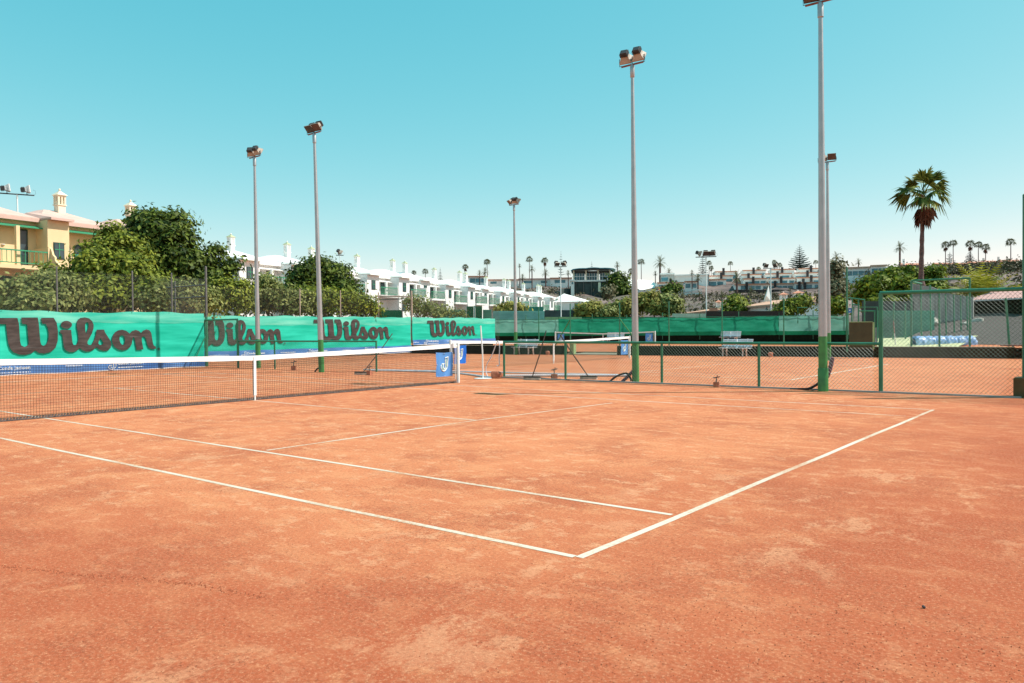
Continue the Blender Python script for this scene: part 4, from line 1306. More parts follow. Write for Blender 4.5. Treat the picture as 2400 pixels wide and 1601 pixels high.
def frame3(name, label, pts, r=.035, cat='frame', mt='rail_green', group=None):
    root = thing(name, label, cat, tuple(pts[0][0]), 0, group)
    for k, pl in enumerate(pts):
        MB().tube(pl, r, 8).build('bar', M[mt], root, off=pts[0][0])
    return root
Dg = 42.0
frame3('entrance_gate', 'bright green gate frame behind the dark olive board, nearest of the two', [[PX(1996, 812, Dg), PX(1997, 700, Dg)], [PX(1988, 698, Dg), PX(2027, 703, Dg)], [PX(2012, 812, Dg), PX(2012, 703, Dg)], [PX(2026, 812, Dg), PX(2026, 703, Dg)], [PX(1997, 714, Dg), PX(2014, 715, Dg)]], .035)
frame3('entrance_gate', 'lower green gate frame right behind the board, farther from the sign', [[PX(2001, 812, 46), PX(2001, 720, 46), PX(2056, 720, 46), PX(2056, 815, 46)], [PX(2012, 729, 46), PX(2052, 729, 46)], [PX(2050, 815, 46), PX(2050, 729, 46)]], .035)
frame3('entrance_gate', 'small pale green frame left of the nearest mast above the teal screen', [[PX(1870, 758, 70), PX(1870, 721, 70), PX(1893, 721, 70)]], .05)
# cage in front of the concrete wall
Dc = 41.5
cg = frame3('cage_frame', 'big green goal frame in front of the grey concrete wall', [[PX(2136, 815, Dc), PX(2136, 658, Dc)], [PX(2136, 658, Dc), PX(2273, 652, Dc)], [PX(2273, 815, Dc), PX(2273, 652, Dc)], [PX(2202, 815, Dc), PX(2201, 702, Dc)], [PX(2137, 660, Dc), PX(2160, 665, Dc + 5)]], .045, 'cage')
for i, (p, t_, d_) in enumerate(((2160, 666, 46.5), (2182, 668, 47.5), (2203, 676, 48.5), (2218, 690, 49.5), (2237, 690, 50), (2253, 693, 50.5), (2268, 694, 51), (2276, 712, 51))):
    a, c = PX(p, 800, d_), PX(p - 2, t_, d_)
    MB().tube([a, c], .04, 6).build('fence_post', M['rail_green'], cg, off=cg.location)
for i, (p0, t0, p1, t1) in enumerate(((2095, 708, 2093, 806), (2122, 712, 2122, 800), (2300, 0, 0, 0))):
    if p1:
        o = MB().tube([PX(p1, t1, 47), PX(p0, t0, 47)], .04, 6).build('fence_post', M['rail_green'])
        tag(o, ['slim green post behind the red stick, left', 'slim green post left of the goal frame, before the teal mesh'][i], 'post')
slab('windscreen', 'teal mesh screen between the gate frames and the grey wall', 2058, 2190, 728, 800, 52, 'screen_teal', .05, 'screen')
slab('mesh_strip', 'dark grey netting strip above the teal mesh screen at the right', 2020, 2142, 706, 729, 52.4, 'dark_mesh', .05, 'screen')
# concrete wall
Y0 = 46.5
pts = [(2137, 664), (2160, 669), (2182, 672), (2200, 679), (2206, 681), (2217, 686), (2236, 690), (2262, 694), (2281, 696), (2281, 770), (2137, 770)]
P3 = [at_y(p, q, Y0) for p, q in pts]
o = MB().prism([(p.x, p.z) for p in P3], 'y', Y0, Y0 + .25).build('concrete_wall', M['ribbed'])
tag(o, 'grey concrete wall with stepped top behind the green goal frame', 'wall')
# tarp roll
t0, t1 = PX(2140, 812, 43.0), PX(2285, 806, 44.5)
b = MB()
n = 40
def tarp(i, j):
    u = i / n
    a = math.pi * (1.08 - 1.16 * j / 10)
    p = t0.lerp(t1, u)
    d = (t1 - t0).normalized()
    nrm = Vector((-d.y, d.x, 0))
    pinch = 1 - .22 * max(0, math.cos(u * 2 * math.pi * 6.0)) ** 8
    r_ = (.31 if u < .97 else .27) * pinch * (1 + .05 * math.sin(i * 2.7 + j) + .04 * math.sin(j * 2.2 + i * .9))
    return (p.x + nrm.x * math.cos(a) * r_ * 1.1, p.y + nrm.y * math.cos(a) * r_ * 1.1, .50 + math.sin(a) * r_ * 1.15 + .12)
b.grid(tarp, n, 10)
o = b.build('tarpaulin_roll', M['tarp'], smooth=True, fix=False)
tag(o, 'shiny blue tarpaulin bundle lying on the low wall behind the goal frame', 'tarpaulin')
a, c = PX(2099, 812, 43), PX(2094, 752, 43.4)
t = thing('stick', 'red and white leaning stick in front of the pale green bank', 'pole', tuple(a))
MB().tube([a, a.lerp(c, .5)], .025, 6).build('lower_part', M['bench_leg'], t, off=a)
MB().tube([a.lerp(c, .5), c], .027, 6).build('upper_part', M['bracket'], t, off=a)
# shed with tiled roof
sa, sb = PX(2282, 735, 60), PX(2420, 735, 57)
t = thing('tiled_shed', 'long dark green shed with pinkish tiled roof at the right edge', 'shed', (sa.x, sa.y, sa.z), math.atan2(sb.y - sa.y, sb.x - sa.x))
Ls = (sb.xy - sa.xy).length
MB().box(0, 0, -2.2, Ls, 3, .85).build('wall', M['wall_dark'], t)
b = MB()
nr = 46
b.grid(lambda i, j: (-.2 + (Ls + .4) * i / nr, -.35 + 2.2 * j / 4, .86 + .62 * j / 4 + .06 * abs(math.sin(i * math.pi / 2)) * 1.0), nr, 4)
b.grid(lambda i, j: (-.2 + (Ls + .4) * i / nr, 1.85 + 1.6 * j / 2, 1.48 - .5 * j / 2 + .06 * abs(math.sin(i * math.pi / 2))), nr, 2)
b.build('roof', M['tile_pink'], t, fix=False)
MB().box(-.2, -.37, .80, Ls + .2, -.33, .87).build('eave', M['white'], t)
def boulder(label, px, py, D, s):
    p = PX(px, py, D)
    bm = bmesh.new()
    bmesh.ops.create_icosphere(bm, subdivisions=3, radius=1)
    for v in bm.verts:
        k = 1 + .22 * math.sin(v.co.x * 3.1 + px) * math.cos(v.co.y * 2.7) + .1 * math.sin(v.co.z * 6 + px)
        v.co = Vector((v.co.x * s * 1.5 * k, v.co.y * s * k, v.co.z * s * .8 * k))
    me = bpy.data.meshes.new('boulder')
    bm.to_mesh(me); bm.free()
    me.materials.append(M['rock'])
    me.polygons.foreach_set('use_smooth', [True] * len(me.polygons))
    o = bpy.data.objects.new('boulder', me)
    COL.objects.link(o)
    o.location = p
    o.rotation_euler = (0, 0, px)
    tag(o, label, 'boulder', 'pale boulders on the gravel bank')
boulder('pale boulder at the top left of the gravel bank, behind the goal frame posts', 2188, 757, 55, .34)
boulder('pale boulder on the bank just right of the grey wall', 2290, 755, 55, .28)
boulder('small pale boulder on the bank in front of the grey wall', 2262, 760, 53.5, .2)
boulder('pale boulder near the right edge, in front of the dark green shed', 2378, 737, 58.5, .3)
a, c = PX(2366, 812, 43), PX(2357, 698, 43)
o = MB().tube([a, c], .05, 8).build('leaning_post', M['rail_green']); tag(o, 'leaning green post on the gravel bank left of the right edge', 'post')
a = PX(2376, 832, 41.3)
t = thing('small_table', 'low table with pale leg on the yard clay at the right edge', 'table', (a.x, a.y, 0))
MB().box(-.5, -.2, .55, .8, .4, .60).build('table_top', M['bracket'], t)
MB().box(-.06, -.12, 0, .02, -.04, .55).build('leg', M['cream'], t)
MB().box(.5, .1, 0, .58, .2, .55).build('leg', M['cream'], t)

# ------------------------------------------------------------------ plants
def np_obj(name, V, F, mt, parent=None, smooth=False):
    me = bpy.data.meshes.new(name)
    V = np.asarray(V, dtype=np.float32)
    F = np.asarray(F, dtype=np.int32)
    k = F.shape[1]
    me.vertices.add(len(V))
    me.vertices.foreach_set('co', V.ravel())
    me.loops.add(F.size)
    me.loops.foreach_set('vertex_index', F.ravel())
    me.polygons.add(len(F))
    me.polygons.foreach_set('loop_start', np.arange(0, F.size, k, dtype=np.int32))
    me.polygons.foreach_set('loop_total', np.full(len(F), k, dtype=np.int32))
    me.materials.append(mt)
    me.update(calc_edges=True)
    o = bpy.data.objects.new(name, me)
    COL.objects.link(o)
    if parent is not None:
        o.parent = parent
    return o
def leaves(cen, out, size, rs):
    """pointed leaf quads at cen, facing roughly out"""
    n = len(cen)
    nrm = out + rs.normal(0, .75, (n, 3)) + np.array([.25, .15, .45])
    nrm /= np.linalg.norm(nrm, axis=1, keepdims=True) + 1e-9
    a = rs.normal(0, 1, (n, 3))
    a -= (a * nrm).sum(1, keepdims=True) * nrm
    a /= np.linalg.norm(a, axis=1, keepdims=True) + 1e-9
    b = np.cross(nrm, a)
    s = size * rs.uniform(.65, 1.3, (n, 1))
    V = np.stack([cen - a * s * .5, cen + b * s * .27 + nrm * s * .06, cen + a * s * .55, cen - b * s * .27 + nrm * s * .06], 1).reshape(-1, 3)
    F = np.arange(n * 4).reshape(-1, 4)
    return V, F
def crown_points(clumps, n, rs, tuft=.30, per=22):
    vols = np.array([c[3] * c[4] * c[5] for c in clumps]) ** .67
    cnt = np.maximum(2, (vols / vols.sum() * n / per).astype(int))
    C, O = [], []
    for c, k in zip(clumps, cnt):
        d = rs.normal(0, 1, (k, 3))
        d /= np.linalg.norm(d, axis=1, keepdims=True)
        d[:, 2] = np.where(d[:, 2] < -.55, -d[:, 2], d[:, 2])
        rad = rs.uniform(.45, 1.02, (k, 1)) ** .55
        rad *= 1 + .16 * np.sin(d[:, :1] * 5 + c[0]) + .10 * np.sin(d[:, 2:3] * 9 + c[1])
        ctr = np.array(c[:3]) + d * rad * np.array(c[3:6])
        t_ = tuft * rs.uniform(.6, 1.4, (k, 1, 1))
        pts = ctr[:, None, :] + rs.normal(0, 1, (k, per, 3)) * t_ * np.array([1, 1, .7])
        o = (pts - ctr[:, None, :]) / (t_ + 1e-6) * .5 + d[:, None, :]
        C.append(pts.reshape(-1, 3))
        O.append(o.reshape(-1, 3))
    return np.concatenate(C), np.concatenate(O)
def tree(name, label, clumps, n, size, mt, cat='tree', trunk_r=.14, group=None, tuft=.30, seed=1, base=None, sub=True):
    rs = np.random.default_rng(seed)
    cx = sum(c[0] for c in clumps) / len(clumps)
    cy = sum(c[1] for c in clumps) / len(clumps)
    if base is None:
        base = (cx, cy, GZ(cx, cy))
    root = thing(name, label, cat, base, 0, group)
    loc = [(c[0] - base[0], c[1] - base[1], c[2] - base[2]) + tuple(c[3:]) for c in clumps]
    P_, O_ = crown_points(loc, n, rs, tuft)
    V, F = leaves(P_, O_, size, rs)
    np_obj('crown', V, F, M[mt], root)
    b = MB()
    zc = min(c[2] for c in loc)
    fork = (.05, .05, max(.3, zc * .45))
    b.tube([(0, 0, -.4), (.04, -.02, fork[2] * .5), fork], [trunk_r * 1.25, trunk_r, trunk_r * .8], 7)
    for c in loc:
        mid = (c[0] * .45 + fork[0] * .5 + rs.normal(0, .1), c[1] * .45 + fork[1] * .5 + rs.normal(0, .1), lerp(fork[2], c[2], .5))
        b.tube([fork, mid, (c[0], c[1], c[2] + .2 * c[5])], [trunk_r * .7, trunk_r * .45, trunk_r * .15], 5)
        for q in range(3):
            d = rs.normal(0, 1, 3); d /= np.linalg.norm(d)
            b.tube([mid, (c[0] + d[0] * c[3] * .7, c[1] + d[1] * c[4] * .7, c[2] + abs(d[2]) * c[5] * .7)], [trunk_r * .3, trunk_r * .08], 4)
    b.build('trunk', M['trunk'], root, fix=False)
    return root
def CL(px, py, D, rx, rz, ry=None):     # foliage mass seen at a place of the photo, radii in photo pixels
    k = MPP(px, D)
    p = PX(px, py, D)
    return (p.x, p.y, p.z, rx * k, (ry or rx) * k, rz * k)
tree('ficus_tree', 'large dark green ficus tree between the apricot house and the white row',
     [CL(365, 560, 47, 58, 55), CL(415, 600, 46, 55, 60), CL(345, 520, 47.5, 38, 22), CL(400, 535, 47, 42, 36), CL(440, 640, 45.5, 45, 45), CL(375, 640, 46, 55, 45), CL(470, 620, 45.5, 32, 28), CL(505, 595, 46, 20, 14), CL(520, 640, 46, 28, 20), CL(548, 622, 46, 14, 12), CL(490, 660, 45, 35, 28)],
     17000, .27, 'leaf_dark', trunk_r=.2, seed=3, tuft=.26)
tree('laurel_tree', 'lighter green bushy tree in front of the apricot house, left of the ficus',
     [CL(262, 552, 44, 22, 20), CL(243, 598, 43, 34, 30), CL(295, 592, 43, 42, 34), CL(222, 640, 41.5, 52, 40), CL(300, 650, 41.5, 60, 45), CL(165, 660, 42, 34, 26), CL(345, 690, 40.5, 55, 45), CL(250, 700, 40.5, 60, 42), CL(120, 640, 42, 14, 11)],
     17000, .23, 'leaf_mid', trunk_r=.15, seed=5, tuft=.25)
tree('dusty_shrub', 'dusty green shrub behind the tall grey fence at the left edge',
     [CL(20, 705, 39, 50, 36), CL(85, 692, 39, 50, 42), CL(150, 700, 38.5, 50, 42), CL(95, 718, 38, 70, 26), CL(120, 655, 40, 18, 14)],
     11000, .20, 'leaf_olive', 'shrub', .08, seed=6, tuft=.24)
tree('dusty_shrub', 'dusty green shrub below the ficus, behind the grey fence corner',
     [CL(420, 705, 39.5, 48, 38), CL(370, 715, 39, 40, 34), CL(470, 715, 40.5, 40, 34)],
     6500, .20, 'leaf_olive', 'shrub', .07, seed=8, tuft=.24)
tree('green_shrub', 'leafy green shrub left of the leftmost mast, above the middle banner',
     [CL(515, 700, 44, 35, 36), CL(550, 705, 44, 30, 40), CL(560, 685, 44.5, 24, 20)],
     5500, .22, 'leaf_mid', 'shrub', .07, seed=9, tuft=.24)
tree('green_shrub', 'pale leafy shrub between the two left masts, above the middle banner',
     [CL(620, 700, 47, 40, 40), CL(665, 715, 47, 42, 34), CL(620, 670, 47.5, 22, 20), CL(590, 720, 46.5, 30, 28), CL(700, 720, 47, 34, 30)],
     8000, .21, 'leaf_olive', 'shrub', .08, seed=10, tuft=.24)
tree('round_tree', 'round dark green tree behind the mast at the second banner word',
     [CL(735, 645, 52, 48, 32), CL(790, 660, 52, 40, 36), CL(710, 665, 52, 36, 30), CL(750, 625, 52.5, 26, 16), CL(815, 690, 51, 34, 26), CL(690, 690, 51, 34, 24)],
     10000, .24, 'leaf_dark', trunk_r=.14, seed=11, tuft=.25)
tree('green_shrub', 'light green shrub under the round tree, right of the second mast',
     [CL(735, 710, 48, 45, 36), CL(790, 715, 48, 48, 32), CL(845, 722, 48.5, 34, 24), CL(870, 730, 48.5, 20, 14)],
     8000, .21, 'leaf_mid', 'shrub', .08, seed=12, tuft=.24)
tree('sparse_shrub', 'sparse greyish shrub in front of the white row, behind the farthest banner',
     [CL(985, 722, 56, 32, 22), CL(1020, 735, 55.5, 42, 18), CL(960, 712, 56, 18, 16), CL(1075, 742, 55, 18, 10)],
     2600, .19, 'leaf_olive', 'shrub', .06, seed=13, tuft=.26)
for i, (lab, cl, n, mt) in enumerate((
        ('yellow green yucca clump over the pale turquoise screen, left', [CL(1175, 727, 92, 14, 7), CL(1195, 722, 92, 16, 10)], 900, 'leaf_yellow'),
        ('yellow green yucca clump over the pale turquoise screen, right', [CL(1215, 724, 92, 11, 8)], 500, 'leaf_yellow'),
        ('yellowish bush right of the white end house', [CL(1385, 728, 112, 30, 20), CL(1362, 736, 112, 14, 10), CL(1408, 732, 112, 24, 14)], 3600, 'leaf_yellow'),
        ('olive bush in the middle of the bushes behind the far screens', [CL(1425, 735, 111, 30, 15), CL(1450, 728, 113, 20, 18)], 2600, 'leaf_olive'),
        ('yellowish tall bush just left of the big mast', [CL(1470, 724, 112, 20, 22), CL(1490, 718, 113, 20, 22)], 2600, 'leaf_yellow'),
        ('yellowish wide bush just right of the big mast', [CL(1520, 712, 112, 30, 26), CL(1545, 725, 111, 26, 20)], 3200, 'leaf_yellow'),
        ('greenish drooping bush left of the red roofed house', [CL(1575, 722, 110, 22, 24), CL(1560, 705, 112, 14, 14)], 2200, 'leaf_olive'),
        ('dark green round tree beside the pavilion on the hill', [CL(1450, 668, 212, 24, 24), CL(1462, 685, 210, 22, 16), CL(1442, 650, 212, 12, 10)], 2600, 'leaf_dark'),
        ('bare grey shrub below the pavilion', [CL(1425, 690, 190, 14, 18)], 500, 'leaf_grey'),
        ('dark round tree in front of the terraced white house', [CL(1578, 678, 214, 14, 9), CL(1566, 682, 213, 9, 7)], 1100, 'leaf_dark'),
        ('green bush before the red roof, right of its small tiled turrets', [CL(1722, 712, 112, 16, 18), CL(1735, 725, 111, 18, 14), CL(1705, 728, 111, 10, 10)], 2600, 'leaf_mid'),
        ('green bush in front of the long red roof, left of the nearest mast', [CL(1855, 722, 88, 26, 18), CL(1880, 712, 88, 20, 14), CL(1835, 735, 87, 20, 12)], 3800, 'leaf_mid'),
        ('tall olive tree just right of the nearest mast', [CL(1955, 645, 82, 18, 36), CL(1962, 690, 80, 26, 34), CL(1940, 700, 80, 16, 22)], 4200, 'leaf_grey'),
        ('bright green bush between the nearest mast and the tall thin post', [CL(1965, 722, 74, 20, 16), CL(1945, 728, 74, 14, 12)], 2200, 'leaf_bright'),
        ('big bright green tree left of the tall palm trunk', [CL(2050, 680, 66, 36, 34), CL(2095, 660, 67, 36, 34), CL(2120, 690, 65, 36, 36), CL(2075, 715, 64, 46, 26), CL(2020, 700, 66, 20, 22), CL(2135, 650, 67, 20, 22)], 13000, 'leaf_bright'),
        ('bright green tree right of the tall palm trunk', [CL(2185, 655, 67, 20, 26), CL(2190, 685, 66, 24, 22), CL(2205, 700, 65, 20, 18)], 4200, 'leaf_bright'),
        ('small bright bush at the right edge above the tiled shed', [CL(2375, 690, 66, 14, 14), CL(2390, 700, 65, 14, 10)], 1400, 'leaf_mid'))):
    D_ = math.hypot(cl[0][0] - CX, cl[0][1] - CY)
    cl = [c[:3] + (c[3] * .88, c[4] * .88, c[5] * .80) for c in cl]
    tree('yucca' if 'yucca' in lab else ('tree' if ' tree' in lab else 'bush'), lab, cl, n, .0042 * D_ + .06, mt, 'tree' if ' tree' in lab else 'bush', .10, seed=20 + i, tuft=.0038 * D_)

# ------------------------------------------------------------------ palms
def fan_frond(V, F, base, d, L, nb, rs, droop=.35, w=.5):
    d = np.array(d) / np.linalg.norm(d)
    side = np.cross(d, [0, 0, 1.0])
    if np.linalg.norm(side) < .1:
        side = np.array([1.0, 0, 0])
    side /= np.linalg.norm(side)
    up = np.cross(side, d)
    roll = rs.normal(0, .5)
    side, up = side * math.cos(roll) + up * math.sin(roll), up * math.cos(roll) - side * math.sin(roll)
    hub = np.array(base) + d * L * .52
    p0 = np.array(base)
    n = len(V)                                             # petiole
    q = side * L * .018
    V += [p0 - q, p0 + q, hub + q, hub - q]
    F.append((n, n + 1, n + 2, n + 3))
    for k in range(nb):
        a = (k / (nb - 1) - .5) * 2.5
        bd = d * math.cos(a) + side * math.sin(a) - up * .12 * abs(math.sin(a))
        l = L * .62 * (.75 + .25 * math.cos(a)) * rs.uniform(.85, 1.1)
        sd = np.cross(bd, up)
        sd /= np.linalg.norm(sd) + 1e-9
        m_ = hub + bd * l * .55
        tp = hub + bd * l + np.array([0, 0, -droop * l * rs.uniform(.5, 1.3)])
        ww = l * .09 * w / .5
        n = len(V)
        V += [hub, m_ - sd * ww, tp, m_ + sd * ww]
        F.append((n, n + 1, n + 2, n + 3))
def fan_palm(label, loc, h, r, nf, nb, seed, trunk=(.16, .12), skirt=True, group=None, fmat='frond_far', rough=False, lean=0.0, name='fan_palm', fr_lo=-.5):
    rs = np.random.default_rng(seed)
    root = thing(name, label, 'palm tree', loc, 0, group)
    V, F = [], []
    top = np.array([lean, 0, h])
    for i in range(nf):
        az = i * 2.39996 + rs.normal(0, .2)
        el = lerp(1.35, fr_lo, (i / nf) ** .8)
        d = (math.cos(az) * math.cos(el), math.sin(az) * math.cos(el), math.sin(el))
        fan_frond(V, F, top, d, r * rs.uniform(.85, 1.1), nb, rs, droop=.25 + .3 * (i / nf))
    np_obj('crown', V, F, M[fmat], root)
    if skirt:
        V, F = [], []
        for i in range(max(8, nf // 2)):
            az = i * 2.39996
            el = rs.uniform(-1.45, -.95)
            d = (math.cos(az) * math.cos(el), math.sin(az) * math.cos(el), math.sin(el))
            fan_frond(V, F, top - np.array([0, 0, r * rs.uniform(.1, .45)]), d, r * .8, max(3, nb - 2), rs, droop=.6, w=.7)
        np_obj('dead_fronds', V, F, M['thatch'], root)
    b = MB()
    n = 40 if rough else 14
    pts, rr = [], []
    for i in range(n + 1):
        t = i / n
        pts.append((lean * t * t, .02 * math.sin(i), -.4 + (h + .35) * t))
        k = lerp(trunk[0], trunk[1], t)
        if rough:
            k = interp([(0, .30), (.30, .25), (.345, .31), (.375, .22), (.41, .22), (.46, .33), (.49, .17), (.8, .135), (1, .12)], t) * (1 + .10 * math.sin(i * 2.2))
        rr.append(k)
    b.tube(pts, rr, 9)
    b.build('trunk', M['palm_trunk'], root, smooth=True)
    return root
def date_palm(label, loc, h, r, nf, seed, group=None, fmat='frond_far', trunk=(.3, .26), seg=8, name='date_palm', lo=-.55, hi=1.45):
    rs = np.random.default_rng(seed)
    root = thing(name, label, 'palm tree', loc, 0, group)
    V, F = [], []
    for i in range(nf):
        az = i * 2.39996 + rs.normal(0, .15)
        el = lerp(hi, lo, (i / nf) ** .9)
        p = np.array([0, 0, h])
        d = np.array([math.cos(az) * math.cos(el), math.sin(az) * math.cos(el), math.sin(el)])
        st = r / seg * rs.uniform(.9, 1.1)
        for s in range(seg):
            d = d + np.array([0, 0, -.17])
            d /= np.linalg.norm(d)
            q = p + d * st
            sd = np.cross(d, [0, 0, 1.0]); sd /= np.linalg.norm(sd) + 1e-9
            up = np.cross(sd, d)
            lw = r * .20 * math.sin(math.pi * (s + .8) / (seg + .6))
            for k in range(2):
                for sg in (-1, 1):
                    b0 = lerp(p, q, k * .5)
                    b1 = lerp(p, q, k * .5 + .32)
                    t_ = b0 + sd * sg * lw + d * lw * .55 + up * lw * .18 - np.array([0, 0, lw * .2])
                    n = len(V)
                    V += [b0, b1, t_ + d * lw * .06, t_]
                    F.append((n, n + 1, n + 2, n + 3))
            p = q
    np_obj('crown', V, F, M[fmat], root)
    b = MB()
    pts = [(0, 0, -.5 + (h + .5) * i / 8) for i in range(9)]
    b.tube(pts, [lerp(trunk[0], trunk[1], i / 8) * (1 + .06 * math.sin(i * 2.5)) for i in range(9)], 8)
    b.build('trunk', M['palm_trunk'], root, smooth=True)
    return root
# the big palm
pb = PX(2157, 700, 60.5)
gz = GZ(pb.x, pb.y)
htop = PX(2163, 455, 60.5).z - gz
big = fan_palm('tall shaggy fan palm with rough trunk and brown dead fronds, at the right', (pb.x, pb.y, gz), htop, 1.85, 25, 15, 5, (.42, .17), False, None, 'frond', True, .2, 'tall_palm', -.5)
V, F = [], []
rs = np.random.default_rng(9)
for i in range(15):
    az = i * 2.39996
    el = rs.uniform(-1.5, -1.15)
    d = (math.cos(az) * math.cos(el), math.sin(az) * math.cos(el), math.sin(el))
    fan_frond(V, F, np.array([.2, 0, htop - .25 - rs.uniform(0, .4)]), d, 1.35, 9, rs, droop=.5, w=1.0)
np_obj('dead_fronds', V, F, M['thatch'], big)

FG, DG_ = 'tall thin fan palms on the far ridge', 'feathery date palms on the hillside'
proto_fan, proto_date = None, None
def put_fan(label, px, pyc, pyb, D, wpx, k=[0]):
    global proto_fan
    p, c = PX(px, pyb, D), PX(px, pyc, D)
    r_ = wpx / 2 * MPP(px, D) * 1.12
    h = c.z - p.z + .6
    k[0] += 1
    z0 = min(p.z - .6, GZ(p.x, p.y) - .3)
    h += p.z - .6 - z0
    return fan_palm(label, (p.x, p.y, z0), h, r_ * 1.1, 34, 7, 100 + k[0], (r_ * .11, r_ * .08), k[0] % 2 == 0, FG)
def put_date(label, px, pyc, pyb, D, wpx, k=[0]):
    p, c = PX(px, pyb, D), PX(px, pyc, D)
    r_ = wpx / 2 * MPP(px, D) * 1.15
    h = c.z - p.z + .6
    k[0] += 1
    z0 = min(p.z - .6, GZ(p.x, p.y) - .3)
    h += p.z - .6 - z0
    return date_palm(label, (p.x, p.y, z0), h, r_, 26, 200 + k[0], DG_, trunk=(r_ * .13, r_ * .11), seg=6)
for a in (('fan palm rising just above the white roofs, left of a green capped chimney', 997, 637, 655, 250, 14), ('thin fan palm on the ridge left of the taller one, over the white row', 1091, 626, 652, 250, 13),
          ('taller thin fan palm on the ridge above the white row', 1142, 615, 650, 250, 15), ('fan palm crown peeping over a white roof at its left end', 970, 639, 655, 250, 10),
          ('thin fan palm pair member left of the pavilion, higher of the two groups', 1241, 609, 652, 252, 15), ('thin fan palm between the left palms and the pavilion mast', 1277, 611, 652, 250, 15),
          ('round headed fan palm just right of the big mast top of the white wall', 1503, 614, 646, 252, 15), ('dark round fan palm just left of the big mast', 1478, 635, 652, 250, 11),
          ('thin fan palm right of the tall thin pine', 1662, 617, 646, 268, 12), ('small fan palm right of the tall thin pine, lower one', 1667, 628, 650, 266, 10),
          ('thin lone fan palm above the terraced white flats', 1712, 618, 640, 270, 11), ('fan palm above the terraced flats, left of the broad pine', 1815, 615, 634, 270, 11),
          ('short fan palm above the terraced flats, under the far lamps', 1827, 622, 634, 270, 12), ('small fan palm over the roof of the terraced flats', 1778, 630, 637, 270, 9),
          ('thin fan palm between the broad pine and the nearest mast', 1912, 615, 633, 270, 10), ('left one of the twin fan palms right of the tall palm', 2216, 575, 615, 240, 17),
          ('right one of the twin fan palms right of the tall palm', 2234, 571, 615, 240, 17), ('leftmost fan palm of the trio over the long red roof', 2274, 573, 613, 240, 18),
          ('middle fan palm of the trio over the long red roof', 2293, 575, 612, 240, 17), ('rightmost fan palm of the trio over the long red roof', 2310, 580, 612, 240, 17),
          ('lone fan palm at the right end of the long red roof', 2369, 568, 610, 240, 19)):
    put_fan(*a)
for a in (('dark date palm on the ridge below the taller thin fan palm', 1137, 637, 660, 240, 22), ('date palm leaning over the red ridge roof', 1124, 640, 660, 238, 16),
          ('narrow date palm left of the fan palms near the pavilion', 1218, 623, 648, 240, 12), ('date palm in front of the ridge houses, left of the pavilion', 1247, 630, 660, 238, 20),
          ('broad date palm in front of the ridge houses, near the pavilion mast', 1279, 640, 668, 236, 22), ('date palm with bare trunk beside the pavilion', 1332, 640, 672, 225, 16),
          ('date palm at the right of the pavilion roof', 1447, 621, 648, 240, 18), ('large date palm above the white terraced house', 1547, 616, 645, 250, 34),
          ('small date palm above the white wall', 1536, 641, 650, 250, 14), ('broad low date palm behind the white terraced house', 1568, 638, 648, 250, 20),
          ('dark date palm in the middle of the flats, left part', 1622, 640, 665, 226, 15), ('broad date palm with thick trunk before the flats', 1636, 652, 672, 226, 24),
          ('big date palm with thick dark trunk before the terraced flats', 1727, 652, 678, 222, 36), ('date palm left of the slim second mast', 1960, 602, 640, 225, 26),
          ('date palm left of the tall shaggy palm', 2109, 580, 622, 235, 32), ('low date palm on the roof line of the glass fronted house', 2012, 615, 624, 236, 20),
          ('date palm on the ridge at the right end of the red roofs', 2360, 612, 624, 225, 18), ('date palm below the white flats, beside the round bush', 1692, 690, 706, 170, 22),
          ('date palm on the slope below the white railing, left', 1582, 694, 710, 165, 18), ('date palm on the slope below the white railing, right', 1600, 692, 710, 166, 18),
          ('small date palm on the slope left of the red roof', 1603, 708, 722, 150, 16), ('small date palm at the left end of the red roof', 1615, 716, 728, 140, 14),
          ('date palm on the slope under the flats', 1760, 684, 700, 180, 26), ('low date palm on the slope behind the red roof', 1795, 694, 706, 160, 24),
          ('date palm on the slope right of the small tiled turrets', 1852, 680, 696, 185, 14), ('low date palm on the slope above the turrets', 1640, 690, 706, 175, 18),
          ('young date palm before the olive tree', 1800, 676, 690, 200, 14), ('date palm in front of the ridge roofs at the left', 1225, 650, 668, 236, 18)):
    put_date(*a)
p = PX(2300, 735, 63)
date_palm('big low palm clump with long upright fronds behind the grey wall', (p.x, p.y, p.z - .6), .8, 3.6, 70, 77, None, 'frond_light', (.4, .35), 9, 'palm_clump', .45, 1.5)

